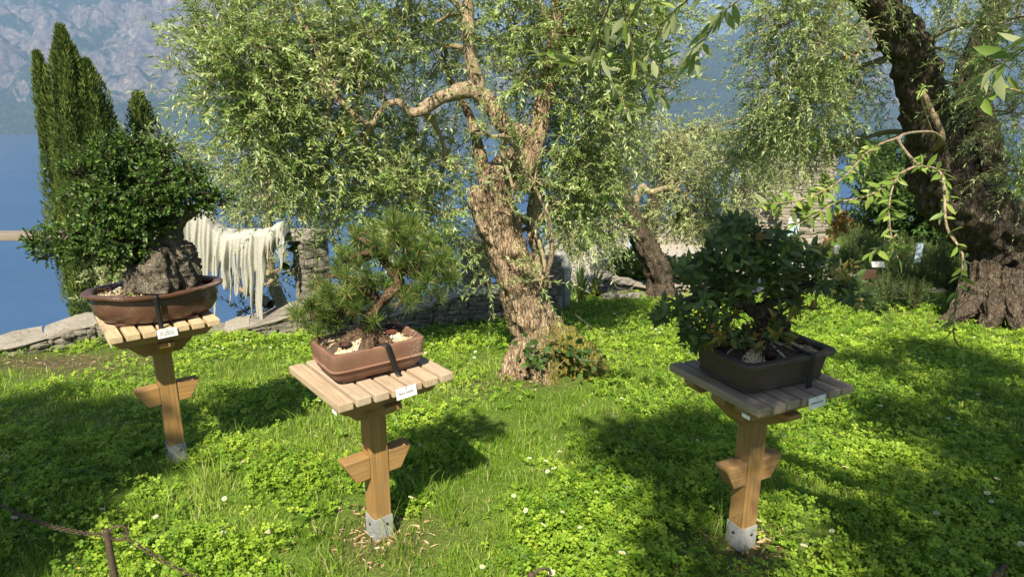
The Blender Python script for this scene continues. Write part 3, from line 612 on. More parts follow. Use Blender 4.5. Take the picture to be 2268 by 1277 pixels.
mainblobs = [pb(*a) for a in [
    (560, 95, 4.6, 105, 190), (500, 40, 4.7, 75, 70), (540, 205, 4.5, 95, 150), (575, 310, 4.6, 90, 150), (650, 400, 4.8, 85, 140), (690, 80, 4.9, 100, 150), (660, 230, 4.7, 110, 190), (730, 345, 4.95, 100, 190), (800, 100, 4.8, 110, 150),
    (800, 190, 5.35, 90, 150), (860, 420, 5.0, 95, 170), (910, 330, 5.45, 90, 140), (760, 470, 5.0, 70, 75), (940, 60, 5.0, 100, 120), (960, 470, 5.3, 85, 120), (980, 370, 5.2, 80, 100), (980, 130, 5.5, 85, 70),
    (1130, 60, 5.2, 110, 150), (1250, 110, 5.2, 110, 190), (1300, 250, 5.2, 100, 190), (1260, 360, 5.3, 95, 170), (1320, 430, 5.4, 90, 150), (1350, 60, 5.0, 110, 180), (1160, 170, 5.0, 60, 70), (1290, 480, 5.6, 70, 100), (1400, 180, 5.2, 90, 150), (1460, 50, 5.2, 60, 80),
    (1150, 330, 4.6, 30, 12), (1185, 400, 4.6, 28, 12), (1080, 300, 4.6, 24, 9), (1130, 450, 4.6, 30, 7), (1255, 440, 5.2, 50, 60), (1090, 560, 5.4, 60, 40), (1200, 620, 4.6, 28, 14), (640, -60, 4.8, 130, 120), (900, -70, 4.8, 140, 120), (1200, -80, 5., 140, 120), (1400, -80, 5., 140, 110)]]
att = [q(735, 205, 4.7), q(820, 277, 4.7), q(880, 226, 4.75), q(935, 243, 4.8), q(1010, 205), q(1040, 110), q(1036, 30), q(1200, 230, 5), q(1216, 175, 5.02), q(1225, 80, 5.05), q(1192, 330, 5.1), q(1178, 500, 5.12), q(1120, 300, 4.55)]
olive_tree('old leaning olive tree with twisted tan trunk in the middle', (.26, 4.78, -.26), trunk, mainblobs, att, up=.4, droop=.3, twig_len=(.22, .5), nleaf=22, dens=1.0)
# a few long shoots reaching out to the left belong to the same crown
# olive on the lawn further right (behind the oak bonsai)
Y2 = 8.7
t2 = [([gnd(1470, 665) + [0, 0, -.2], q(1465, 640, Y2), q(1452, 585, Y2), q(1420, 530, Y2), q(1395, 480, Y2), q(1378, 430, Y2), q(1372, 380, Y2)], [.22, .18, .165, .15, .135, .125, .1], .12), ([q(1400, 480, Y2), q(1420, 415, Y2), q(1440, 425, Y2), q(1490, 412, Y2)], [.05, .045, .04, .03], .1), ([q(1378, 420, Y2), q(1350, 330, Y2), q(1340, 240, Y2)], [.09, .07, .05], .1)]
PBS = 1.1
b2 = [pb(*a) for a in [(1330, 330, 8.8, 70, 80), (1400, 290, 9, 80, 130), (1480, 330, 9.2, 75, 130), (1310, 440, 9.2, 60, 100), (1460, 380, 9.4, 70, 110), (1280, 515, 8.3, 42, 60), (1345, 520, 8.2, 40, 55), (1540, 400, 8.6, 65, 110), (1250, 500, 8.6, 50, 60), (1500, 470, 8.8, 50, 90), (1560, 480, 8.6, 45, 70), (1430, 480, 9.6, 40, 50)]]
olive_tree('dark trunked olive tree leaning left behind the oak bonsai', gnd(1470, 660), t2, b2, [q(1372, 380, Y2), q(1490, 412, Y2), q(1340, 240, Y2), q(1395, 480, Y2)], 'olive_far', 'bark_dark', nseg=40, nring=70, L=.065, W=.0095, droop=.6, up=-.1, dens=1.35)
# olive standing in the round planter
Y3 = 11.5
t3 = [([q(1428, 640, Y3), q(1425, 560, Y3), q(1440, 480, Y3), q(1480, 380, Y3), q(1475, 300, Y3)], [.26, .22, .16, .14, .12], .15)]
b3 = [pb(*a) for a in [(1610, 350, 11, 70, 120), (1650, 420, 11, 60, 90), (1540, 340, 12, 55, 70), (1600, 460, 11.5, 50, 80), (1520, 470, 12, 45, 60), (1660, 300, 11, 45, 60), (1570, 295, 11.5, 50, 100), (1500, 320, 12, 50, 90), (1690, 340, 11.5, 50, 100), (1740, 400, 13, 36, 50), (1640, 500, 12.5, 40, 70), (1700, 250, 12, 45, 80)]]
olive_tree('pale olive tree growing out of the round stone planter', q(1428, 640, Y3), t3, b3, [q(1480, 380, Y3), q(1475, 300, Y3)], 'olive_far', 'bark_dark', nseg=32, nring=50, L=.085, W=.011, droop=.5)
# young olive below the wall, seen above and through the gauze figure
Y4 = 7.6
t4 = [([q(632, 690, 7.2), q(600, 615, Y4), q(598, 540, Y4), q(594, 440, Y4), q(590, 380, Y4)], [.075, .062, .05, .045, .03], .1), ([q(600, 675, 7.3), q(560, 650, 7.5), q(530, 640, 7.6)], [.06, .05, .03], .1)]
b4 = [pb(*a) for a in [(560, 430, Y4, 70, 75), (650, 460, Y4, 60, 60), (500, 380, 8, 60, 55), (590, 350, 8.2, 65, 60), (610, 600, 7.4, 35, 26), (540, 480, 7.8, 50, 45), (690, 420, 8, 60, 50), (720, 490, 8.2, 50, 30), (545, 690, 7.4, 28, 14)]]
olive_tree('slender pale olive tree growing behind the stone slab and gauze figure', q(632, 690, 7.2), t4, b4, [q(594, 440, Y4), q(590, 380, Y4), q(598, 540, Y4), q(600, 620, Y4)], 'olive_far', 'limb', nseg=20, nring=40, L=.075, W=.0095)
# pale olive below the wall behind the holly bonsai
b5 = [pb(*a) for a in [(380, 330, 8.2, 55, 65), (430, 390, 8.2, 45, 40), (250, 610, 7.6, 42, 50), (215, 690, 7.4, 30, 22), (300, 640, 7.8, 40, 30), (330, 360, 8.4, 50, 45)]]
olive_tree('pale olive tree beyond the wall peeking out behind the dark holly bonsai', q(330, 820, 8.4), [([q(330, 820, 8.4), q(310, 640, 8.3), q(345, 450, 8.3), q(370, 330, 8.2)], [.09, .07, .05, .03], .1)], b5, [q(310, 640, 8.3), q(345, 450, 8.3)], 'olive_far', 'limb', nseg=16, nring=30, L=.075, W=.0095)
# massive old olive on the right
Y6 = 7.2
t6 = [([q(2245, 760, 7.4), q(2235, 640, 7.3), q(2235, 545, 7.25), q(2190, 490, 7.2), q(2115, 450, Y6), q(2085, 380, Y6), q(2070, 300, Y6), q(2040, 200, Y6), q(2010, 110, 7.1), q(1960, 30, 7.0), q(1880, -60, 6.9)], [.5, .42, .36, .34, .31, .28, .26, .23, .20, .18, .15], .13),
      ([q(2200, 520, 7.4), q(2185, 400, 7.5), q(2175, 300, 7.5), q(2150, 180, 7.5), q(2190, 60, 7.5), q(2240, -60, 7.5)], [.24, .2, .17, .15, .12, .08], .14),
      ([q(2240, 560, 7.3), q(2290, 600, 7.3), q(2300, 700, 7.3), q(2310, 780, 7.3)], [.3, .35, .4, .45], .15), ([q(2200, 600, 7.0), q(2165, 650, 6.9), q(2110, 700, 6.9)], [.2, .17, .08], .2), ([q(2230, 600, 6.9), q(2215, 660, 6.8), q(2225, 710, 6.7)], [.18, .18, .16], .2), ([q(2190, 630, 6.95), q(2140, 685, 6.8), q(2075, 716, 6.65)], [.15, .11, .03], .2), ([q(2225, 640, 6.8), q(2195, 700, 6.6), q(2180, 735, 6.5)], [.15, .11, .05], .2), ([q(2250, 640, 6.7), q(2255, 700, 6.5), q(2262, 740, 6.4)], [.15, .12, .06], .2),
      ([q(2070, 330, 6.9), q(2085, 300, 6.6), q(2050, 220, 6.6), q(2042, 190, 6.6)], [.035, .035, .03, .012], .1)]
PBS = 1.25
b6 = [pb(*a) for a in [(1730, 60, 6.6, 85, 160), (1720, 190, 6.8, 75, 140), (1800, 100, 6.6, 95, 180), (1790, 230, 6.8, 80, 150), (1870, 195, 7.6, 75, 170), (1870, 60, 7.7, 75, 130), (1900, 320, 7.8, 50, 80), (1690, 290, 7.6, 55, 100), (1850, 320, 7.8, 45, 60), (1640, 350, 8, 45, 70), (1780, 330, 8, 35, 30), (1760, 310, 7.2, 55, 60), (2120, 50, 7.9, 70, 90), (2190, 130, 6.5, 80, 100), (2240, 250, 6.6, 70, 90), (2250, 40, 6.4, 80, 90), (2255, 380, 6.8, 60, 60), (1760, -60, 6.6, 130, 130), (1950, -70, 6.6, 130, 110), (2150, -70, 6.4, 130, 120)]] + [(np.array(c_), (.75, .75, .5), 150) for c_ in ((4.4, 4.0, 4.6), (5.3, 4.3, 4.7), (3.7, 4.6, 4.9), (5.9, 4.9, 4.4), (4.9, 3.4, 5.0))]  # last clumps hang above the view, added to shade the trunk
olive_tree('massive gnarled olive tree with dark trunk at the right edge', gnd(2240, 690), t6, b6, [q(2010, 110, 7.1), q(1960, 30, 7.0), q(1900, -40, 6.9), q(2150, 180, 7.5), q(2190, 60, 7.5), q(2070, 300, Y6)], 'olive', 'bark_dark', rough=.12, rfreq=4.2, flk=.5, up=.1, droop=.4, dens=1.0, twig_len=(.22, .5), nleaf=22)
PBS = 1.0
RIGHT_OLIVE = [o for o in col.objects if o.name.startswith('olive_tree')][-1]

# near branches with single leaves
def leaf_single(seed):
    r = random.Random(seed); n = 5; V = []; 
    for i, (t, w_) in enumerate([(0, .012), (.2, .10), (.45, .155), (.72, .125), (1, .004)]):
        z = -.12 * t * t + r.uniform(-.01, .01)
        V += [(t, -w_, z + w_ * .3), (t, 0, z), (t, w_, z + w_ * .3)]
    F = [[i * 3 + j, i * 3 + 3 + j, i * 3 + 4 + j, i * 3 + 1 + j] for i in range(4) for j in range(2)]
    me = mesh('leaf', np.array(V), np.array(F), True); return me
NEARLEAF = [leaf_single(i) for i in range(3)]
for m_ in NEARLEAF: m_.materials.append(M['olive_near'])
def frame(p, d, n, L):
    d = Vector(d).normalized(); n = Vector(n); s = n.cross(d).normalized(); n = d.cross(s)
    m4 = Matrix(((d.x, s.x, n.x, p[0]), (d.y, s.y, n.y, p[1]), (d.z, s.z, n.z, p[2]), (0, 0, 0, 1))); return m4 @ Matrix.Scale(L, 4)
def near_branch(root, pts, r, t0=.4, step=.03, L=.074):
    P = spline([aty(*p) for p in pts], 60); b = childkeep(obj('branch', MB().add(*tube(P[::2], [r, r * .6, r * .4, r * .28], 50, 8, .12, 20)).me('branch', True), M['limb']), root)
    ln = np.concatenate([[0], np.cumsum(np.linalg.norm(np.diff(P, axis=0), axis=1))]); s = ln[-1] * t0; k = 0; T = np.gradient(P, axis=0)
    while s < ln[-1]:
        p = np.array([np.interp(s, ln, P[:, i]) for i in range(3)]); t = unit(np.array([np.interp(s, ln, T[:, i]) for i in range(3)])); a = unit(np.cross(t, [.3, .2, 1.])); c = np.cross(t, a)
        for sgn in (0, math.pi):
            if random.random() < .3: continue
            ph = sgn + k * 1.4 + random.gauss(0, .4); rd_ = a * math.cos(ph) + c * math.sin(ph); d = unit(t * .7 + rd_ * .8 + rng.normal(size=3) * .3)
            o = obj('leaf', random.choice(NEARLEAF), None, b); o.matrix_parent_inverse = Matrix.Translation(root.location).inverted() @ Matrix.Identity(4)
            o.matrix_parent_inverse = Matrix.Identity(4); o.matrix_basis = frame(p, d, unit(t * .5 + UP * .8 + rng.normal(size=3) * .4), L * random.uniform(.5, 1.3))
        s += step * random.uniform(.3, 2.0); k += 1
    o = obj('leaf', NEARLEAF[0], None, b); o.matrix_basis = frame(P[-1], T[-1], UP + .2, L)
    return b
near_branch(RIGHT_OLIVE, [(2085, 305, 6.7), (2060, 292, 5.5), (1992, 303, 4.4), (2030, 362, 3.7), (2085, 385, 3.4), (2096, 500, 3.2), (2132, 565, 3.1), (2120, 650, 3.05), (2112, 735, 3.0), (2125, 770, 3.0)], .014, .72, .028)
near_branch(RIGHT_OLIVE, [(2035, 365, 3.7), (1990, 390, 3.4), (1970, 450, 3.2), (1975, 530, 3.1), (1990, 575, 3.05)], .009, .35, .017)
near_branch(RIGHT_OLIVE, [(1995, 303, 4.4), (1930, 330, 3.9), (1860, 400, 3.5), (1780, 440, 3.3), (1680, 455, 3.2)], .010, .3, .017)
near_branch(RIGHT_OLIVE, [(2000, 380, 3.5), (1930, 430, 3.3), (1850, 450, 3.2), (1800, 480, 3.15), (1760, 500, 3.1)], .007, .15, .017)
near_branch(RIGHT_OLIVE, [(2070, 310, 6.7), (2040, 220, 5), (2050, 190, 4.4)], .012, .9, .04)
near_branch(RIGHT_OLIVE, [(1985, 520, 3.1), (1960, 540, 3.0), (1930, 560, 2.95)], .006, .2, .025)

# two more olives stand behind the camera; their crowns shade the lawn
def shade_tree(label, base, targets, trunk_top, seed):
    bl = []
    for (x, y, z), r, zc in targets:
        k = (zc - z) / to_sun.z; c = np.array([x, y, z]) + np.array(to_sun) * k; bl.append((c, (r, r, r * .8), int(70 + 430 * r * r / .16 * .4)))
    top = np.array(trunk_top); base = np.array(base, float)
    tr = [([base + [0, 0, -.3], base * .6 + top * .4 + [.2, .1, 0], top], [.34, .24, .16], .15)] + [([top + [0, 0, -.1], (top + c) / 2 + [0, 0, .25], c], [.09, .06, .03], .1) for c, r, n in bl[::3]]
    return olive_tree(label, base, tr, bl, [top] + [c for c, r, n in bl[::3]], 'olive', 'bark_dark', nseg=24, nring=30, L=.075, W=.0105, nleaf=14)
def tz(x, y, z=0.): return tuple(at(x, y, z))
S2 = shade_tree('olive tree behind the viewer on the right with branches hanging into view', (2.9, -2.2, 0), [
    ((.93, 2.35, 1.2), .135, 4.0), ((.70, 2.3, 1.1), .10, 3.8), ((1.05, 2.2, .85), .2, 3.9), (tz(1400, 960), .20, 4.2), (tz(2030, 900), .3, 4.1), (tz(2200, 760), .4, 4.6), (tz(1980, 760), .2, 4.6), (tz(1480, 1040), .2, 4.1), (tz(2170, 990), .27, 4.0), (tz(2070, 1110), .22, 3.8), (tz(1960, 1230), .2, 3.9), (tz(1560, 1250), .18, 3.7),
    (tz(2230, 850), .34, 4.4), (tz(2250, 1190), .26, 4.0), (tz(2130, 735), .5, 4.8), (tz(2400, 960), .5, 4.2)], (2.0, -1.4, 2.9), 1)
S1 = shade_tree('olive tree behind the viewer on the left shading the grass', (-4.2, -2.4, 0), [
    (tz(90, 930), .38, 4.2), (tz(250, 955), .3, 4.0), (tz(40, 1050), .34, 4.1), (tz(110, 1140), .22, 3.8), (tz(320, 1000), .2, 4.1), (tz(340, 900), .2, 4.3), (tz(60, 1200), .22, 3.9), (tz(200, 1060), .2, 4.0), (tz(-120, 1000), .5, 4.2), (tz(210, 890), .2, 4.4), (tz(10, 870), .26, 4.3), (tz(-60, 1250), .3, 3.9)], (-3.2, -1.6, 2.8), 2)
near_branch(S2, [(1790, -160, 2.1), (1660, -20, 2.3), (1600, 30, 2.4), (1560, 90, 2.5), (1542, 128, 2.55)], .006, .25, .018, .082)
near_branch(S2, [(1700, -150, 2.1), (1560, -30, 2.4), (1480, 40, 2.6), (1440, 120, 2.7), (1470, 150, 2.7)], .006, .3, .018, .082)
near_branch(S2, [(1500, -150, 2.2), (1400, 30, 2.6), (1350, 110, 2.7), (1270, 140, 2.8), (1200, 120, 2.8)], .006, .3, .018, .082)
near_branch(S2, [(1350, -120, 2.4), (1390, 60, 2.6), (1420, 170, 2.7), (1460, 215, 2.75)], .006, .4, .018, .082)
near_branch(S2, [(1430, -120, 2.4), (1330, 60, 2.6), (1350, 170, 2.7), (1400, 260, 2.75)], .006, .4, .018, .082)
near_branch(S2, [(2420, -40, 2.1), (2330, 60, 2.2), (2240, 130, 2.3), (2170, 170, 2.35)], .007, .45, .02, .10)
near_branch(S2, [(2400, 200, 2.4), (2300, 210, 2.4), (2220, 195, 2.4), (2160, 215, 2.4)], .006, .45, .02, .09)

# ------------------------------------------------------------------ cypresses beyond the wall
def cypress(label, cx, top, bot, prof, Y, n):
    a = aty(cx, top, Y); b = aty(cx, bot, Y); b[0] = a[0]; b[1] = a[1]; H_ = a[2] - b[2]; root = empty('cypress_tree', b, 0, label, 'tree', 'cypresses beyond the wall')
    m = Y * .97 / FPX; hs = np.array([p[0] for p in prof]); rs = np.array([p[1] for p in prof]) * m
    z = rng.random(n) ** 1.0; th = rng.uniform(0, 2 * np.pi, n); cl = FBM(int(cx), 1.2, 3)(np.stack([np.cos(th) * 1.2, np.sin(th) * 1.2, z * H_ * .35], -1)); r = np.interp(z, hs, rs) * (1 + .22 * cl + .09 * np.sin(th * 6 + 3 * np.sin(z * 9 + cx))) * rng.uniform(.86, 1.04, n)
    p = np.stack([np.cos(th) * r, np.sin(th) * r, z * H_], -1); d = np.stack([np.cos(th) * .45, np.sin(th) * .45, np.ones(n)], -1) + rv(n, .28); nr = np.stack([np.cos(th), np.sin(th), 0 * th + .3], -1) + rv(n, .5)
    V, F, k = leafmesh(p, d, nr, rng.uniform(.05, .12, n), rng.uniform(.007, .016, n), 'kite', .5, 0); lm = MB().add(V, F, np.repeat(np.clip(.5 + cl * .25 + rng.normal(0, .17, n), 0, 1), k))
    obj('crown', lm.me('crown'), M['cypress'], root)
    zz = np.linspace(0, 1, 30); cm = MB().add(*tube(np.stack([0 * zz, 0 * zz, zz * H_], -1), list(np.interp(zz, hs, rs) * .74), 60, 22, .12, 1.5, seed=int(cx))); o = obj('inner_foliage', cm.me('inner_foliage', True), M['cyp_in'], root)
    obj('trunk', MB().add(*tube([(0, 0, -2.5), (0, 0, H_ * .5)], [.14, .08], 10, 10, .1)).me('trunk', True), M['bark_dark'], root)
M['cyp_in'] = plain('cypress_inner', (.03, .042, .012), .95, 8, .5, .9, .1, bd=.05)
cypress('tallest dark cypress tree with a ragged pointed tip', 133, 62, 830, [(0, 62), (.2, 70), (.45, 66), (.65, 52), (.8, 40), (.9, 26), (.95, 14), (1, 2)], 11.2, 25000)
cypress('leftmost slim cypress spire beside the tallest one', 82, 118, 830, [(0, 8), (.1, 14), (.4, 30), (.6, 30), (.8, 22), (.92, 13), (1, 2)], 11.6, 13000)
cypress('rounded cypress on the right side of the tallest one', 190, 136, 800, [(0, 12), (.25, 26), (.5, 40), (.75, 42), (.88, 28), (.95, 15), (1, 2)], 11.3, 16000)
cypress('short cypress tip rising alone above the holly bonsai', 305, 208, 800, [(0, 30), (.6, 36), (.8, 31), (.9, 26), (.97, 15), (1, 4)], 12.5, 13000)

# ------------------------------------------------------------------ bonsai stands
POSTW = .078
slat_me = bevel_box('slat', -.0285, .0285, -.235, .235, -.031, 0, .004)
slat_variants = {k: slat_me.copy() for k in ('slat', 'slat_grey', 'slat_gold')}
for k, m_ in slat_variants.items(): m_.materials.append(M[k])
shoe = MB(); t_ = .003; h_ = POSTW / 2 + t_
shoe.add(*box(-h_, h_, -h_, -h_ + t_, 0, .105)).add(*box(-h_, h_, h_ - t_, h_, 0, .105)).add(*box(-h_, -h_ + t_, -h_ + t_, h_ - t_, 0, .105)).add(*box(h_ - t_, h_, -h_ + t_, h_ - t_, 0, .105)).add(*box(-h_ + .004, h_ - .004, -h_ + .004, h_ - .004, -.06, .0))
def lathe(prof, n=24):
    th = np.linspace(0, 2 * np.pi, n, endpoint=False); V = np.array([[r * math.cos(t), r * math.sin(t), z] for r, z in prof for t in th]); m = len(prof)
    i, j = np.meshgrid(np.arange(m - 1), np.arange(n), indexing='ij'); return V, np.stack([i * n + j, i * n + (j + 1) % n, (i + 1) * n + (j + 1) % n, (i + 1) * n + j], -1).reshape(-1, 4)
bolt_me = MB().add(*lathe([(0.0001, .004), (.006, .0035), (.007, 0), (.0072, -.002)], 10)).me('bolt', True); bolt_me.materials.append(M['steel'])
def text_mesh(body, size, shear=.25):
    c = bpy.data.curves.new('lettering', 'FONT'); c.body = body; c.size = size; c.shear = shear; c.align_x = 'CENTER'; c.align_y = 'CENTER'; c.offset = .0002; c.resolution_u = 3; c.space_line = 1.15
    o = bpy.data.objects.new('lettering_tmp', c); col.objects.link(o); dg = bpy.context.evaluated_depsgraph_get(); me = bpy.data.meshes.new_from_object(o.evaluated_get(dg)); bpy.data.objects.remove(o); me.name = 'lettering'; return me
ZT = .76
def stand(label, x, y, yaw, slatk, text, tsize, tx):
    z0 = ghz(x, y); r = empty('bonsai_stand', (x, y, z0), yaw, label, 'stand', 'wooden bonsai stands'); top = ZT - z0
    for i in range(7):
        s = obj('slat', slat_variants[slatk], None, r, ((i - 3) * .070, random.uniform(-.004, .004), top + random.uniform(-.0015, .0015)), (0, 0, random.uniform(-.006, .006)))
    zr = top - .0315
    for yy in (-.135, .135): obj('rail', prism_xz('rail', [(-.225, zr), (.225, zr), (.225, zr - .02), (.185, zr - .055), (-.185, zr - .055), (-.225, zr - .02)], yy - .028, yy + .028), M['rail'], r)
    zb_ = zr - .0005
    obj('bracket', prism_xz('bracket', [(-.2, zb_), (.2, zb_), (.2, zb_ - .045), (.085, zb_ - .155), (-.085, zb_ - .155), (-.2, zb_ - .045)], -.036, .036), M['rail'], r)
    o = obj('bracket', prism_xz('bracket', [(-.19, 0), (.19, 0), (.19, -.02), (.08, -.085), (-.08, -.085), (-.19, -.02)], -.034, .034), M['rail'], r, (0, 0, zr - .0565), (0, 0, math.pi / 2))
    obj('post', bevel_box('post', -POSTW / 2, POSTW / 2, -POSTW / 2, POSTW / 2, .012, zr - .14, .004), M['post'], r)
    za = top - .36
    for sg in (-1, 1):
        e = sg * (POSTW / 2 + .001); obj('arm', prism_xz('arm', [(e, za), (sg * .148, za), (sg * .148, za - .014), (sg * .10, za - .098), (e, za - .098)], -.033, .033), M['rail'], r)
    sh = obj('metal_shoe', shoe.me('metal_shoe'), M['zinc'], r)
    for k, (bx_, by_, rx, ry) in enumerate([(0, -h_ - .001, 90, 0), (-h_ - .001, 0, 0, -90), (h_ + .001, 0, 0, 90)]):
        obj('bolt', bolt_me, None, sh, (bx_ + (.012 if k == 0 else 0), by_ , .07), (rad(rx), rad(ry), 0))
    tg = obj('name_tag', bevel_box('name_tag', -.043, .043, -.0012, .0012, -.036, .006, .001), M['tagw'], r, (tx, -.2405, top - .006), (rad(-8), rad(-1.5), 0))
    le = obj('lettering', text_mesh(text, tsize), M['ink'], tg, (-.003, -.0017, -.016), (rad(90), 0, 0))
    ho = obj('nail', bolt_me, None, tg, (0.0, -.0015, .0), (rad(90), 0, 0)); ho.scale = (.35, .35, .3)
    obj('sticker', bevel_box('sticker', -.0008, .0008, -.02, .02, -.012, .012, .0004), M['tagw'], r, (-.2262, -.165 + .0, zr - .0235)).scale = (1, .9, .6)
    return r
stand('golden larch stand carrying the brown oval pot near the wall', *STL, 'slat_gold', 'ILEX CRENATA\nDA GIAPPONE', .0092, .0)
stand('larch stand carrying the reddish clay pot with the pine', *STM, 'slat', 'PINUS NIGRA', .0105, .025)
stand('weathered grey larch stand carrying the dark square-edged pot', *STR, 'slat_grey', 'QUERCUS ILEX', .0095, .035)

# ------------------------------------------------------------------ pots
def outline(kind, a, b, n=96):
    th = np.linspace(0, 2 * np.pi, n, endpoint=False); c, s = np.cos(th), np.sin(th)
    if kind == 'rect': e = 2 / 9.; return np.stack([a * np.sign(c) * np.abs(c) ** e, b * np.sign(s) * np.abs(s) ** e], -1)
    x, y = c, s; R = 1 / np.sqrt((c / a) ** 2 + (s / b) ** 2); an = np.arctan2(s / b, c / a); R = R * (1 + .10 * np.abs(np.cos(2 * (an))) ** .6 - .05)
    return np.stack([R * c, R * s], -1)
def loft(kind, a, b, lv, n=96):
    V = np.concatenate([np.c_[outline(kind, a + o, b + o, n), np.full(n, z)] for o, z in lv]); m = len(lv); i, j = np.meshgrid(np.arange(m - 1), np.arange(n), indexing='ij')
    return V, np.stack([i * n + j, i * n + (j + 1) % n, (i + 1) * n + (j + 1) % n, (i + 1) * n + j], -1).reshape(-1, 4)
def pot(name, label, x, y, yaw, kind, a, b, h, lv, mat, foot, soil_z):
    r = empty(name, (x, y, ZT + .002), yaw, label, 'pot')
    V, F = loft(kind, a, b, lv); V2 = np.vstack([V, [[0, 0, lv[0][1]]]]); n = 96; cap = np.stack([np.arange(n), (np.arange(n) + 1) % n, np.full(n, len(V))][::-1], -1)
    obj('bowl', mesh('bowl', V2, [F, cap], True), mat, r).modifiers.new('s', 'EDGE_SPLIT').split_angle = rad(32)
    for sx in (-1, 1):
        for sy in (-1, 1): obj('foot', bevel_box('foot', -.045, .045, -.03, .03, 0, foot, .006), mat, r, (sx * (a + lv[0][0]) * .62, sy * (b + lv[0][0]) * .62, 0))
    # soil with loose gravel
    ri = 8; n = 64; O = outline(kind, a - .028, b - .028, n); S = []
    for k in range(ri + 1): S.append(np.c_[O * (k / ri), np.full(n, soil_z + .035 * (1 - (k / ri) ** 2))])
    S = np.concatenate(S); S[:, 2] += .006 * FBM(3, 9, 3)(S); i, j = np.meshgrid(np.arange(ri), np.arange(n), indexing='ij')
    obj('soil', mesh('soil', S, np.stack([i * n + j, (i + 1) * n + j, (i + 1) * n + (j + 1) % n, i * n + (j + 1) % n], -1).reshape(-1, 4), True), M['soil'], r)
    ng = 2600; k = np.sqrt(rng.random(ng)); id_ = rng.integers(0, n, ng); P = np.c_[O[id_] * k[:, None] * .99, soil_z + .035 * (1 - k ** 2) + .003]; P[:, 2] += .006 * FBM(3, 9, 3)(P) 
    oc = np.array([[1, 0, 0], [-1, 0, 0], [0, 1, 0], [0, -1, 0], [0, 0, 1], [0, 0, -1]], float); of = np.array([[0, 2, 4], [2, 1, 4], [1, 3, 4], [3, 0, 4], [2, 0, 5], [1, 2, 5], [3, 1, 5], [0, 3, 5]])
    sz = rng.uniform(.002, .0052, ng); G = P[:, None] + (oc[None] + rng.normal(0, .28, (ng, 6, 3))) * sz[:, None, None]
    pat = SN(int(x * 100) % 97 + 5, 6)(P); vv = np.clip(.62 + .35 * pat + rng.normal(0, .2, ng), 0, 1)
    o = obj('gravel', MB().add(G.reshape(-1, 3), (of[None] + np.arange(ng)[:, None, None] * 6).reshape(-1, 3), np.repeat(vv, 6)).me('gravel'), M['gravel'], r); o['kind'] = 'stuff'
    return r
PL = pot('oval_bonsai_pot', 'brown glazed lobed oval bonsai pot on the left stand', STL[0] + .015, STL[1], rad(26), 'mokko', .272, .19, .16, [(-.055, .012), (-.045, .014), (-.03, .03), (-.012, .06), (-.008, .10), (-.012, .128), (-.002, .138), (.022, .146), (.024, .156), (.018, .160), (-.012, .160), (-.022, .152), (-.03, .125), (-.03, .1)], M['pot_l'], .014, .128)
PM = pot('rectangular_bonsai_pot', 'reddish unglazed rectangular clay pot on the middle stand', STM[0] - .002, STM[1] + .0, rad(36), 'rect', .193, .128, .125, [(-.036, .012), (-.028, .014), (-.014, .032), (-.008, .055), (-.004, .057), (.002, .062), (-.004, .067), (0, .098), (.003, .120), (.001, .129), (-.006, .132), (-.016, .130), (-.02, .11), (-.02, .09)], M['pot_m'], .014, .108)
PR = pot('dark_bonsai_pot', 'dark brown rectangular clay pot on the right stand', STR[0], STR[1] - .005, rad(24), 'rect', .212, .155, .125, [(-.024, .010), (-.016, .013), (-.014, .022), (-.018, .024), (-.012, .06), (-.006, .10), (.004, .104), (.014, .110), (.016, .120), (.010, .126), (-.012, .126), (-.02, .118), (-.024, .09), (-.024, .07)], M['pot_r'], .012, .102)
def strap(label, x, y, yaw, pts, wd, up_=(1, 0, 0)):
    P = spline(pts, 40); V = np.concatenate([P - [wd / 2, 0, 0], P + [wd / 2, 0, 0]]); n = len(P); i = np.arange(n - 1)
    o = obj('strap', mesh('strap', V, np.stack([i, i + 1, n + i + 1, n + i], -1), True), M['strap'], None, (x, y, ZT), (0, 0, yaw)); o.modifiers.new('t', 'SOLIDIFY').thickness = .003
    tag(o, label, 'strap', 'black straps holding the pots')
strap('black strap down the front of the brown oval pot', STL[0], STL[1], rad(30), [(.01, -.02, .2), (.01, -.1, .185), (.01, -.19, .166), (.012, -.232, .163), (.012, -.234, .14), (.014, -.226, .09), (.016, -.222, .03), (.016, -.224, -.03)], .022)
strap('black strap running across the gravel of the reddish pot', PM.location.x, PM.location.y, rad(36), [(-.03, .02, .17), (-.02, -.05, .135), (.0, -.11, .139), (.02, -.133, .138), (.026, -.138, .12), (.045, -.134, .055), (.06, -.128, .015), (.07, -.15, -.01), (.075, -.16, -.04)], .022)
strap('black strap over the rim of the dark brown pot', PR.location.x, PR.location.y, rad(24), [(.06, .02, .16), (.07, -.06, .14), (.075, -.13, .132), (.078, -.166, .132), (.08, -.172, .11), (.08, -.166, .05), (.08, -.17, -.03)], .024)
def basket(label, P, lx, ly, z, mat, s=1.0):
    c = P.matrix_basis @ Vector((lx, ly, z)); r = empty('fertiliser_basket', c, 0, label, 'basket', 'fertiliser baskets in the pots'); r.scale = (s, s, s)
    obj('cup', MB().add(*lathe([(.012, .001), (.016, .0), (.02, .016), (.023, .018), (.0235, .021), (.021, .022), (.018, .004), (.0001, .003)], 22)).me('cup', True), M[mat], r)
    obj('pellets', MB().add(*ellip((0, 0, .012), (.0185, .0185, .010), 20, 10, .2, 3)).me('pellets', True), M['pellet'], r)
basket('red brown fertiliser basket on pale gravel of the reddish pot', PM, .085, -.035, 0.126, 'basket', 1.05)
basket('dark fertiliser basket at the left end of the reddish pot', PM, -.11, -.05, 0.122, 'basket_d', 1.05)
basket('dark fertiliser basket at the far right corner of the reddish pot', PM, .12, .05, 0.120, 'basket_d', 1.05)
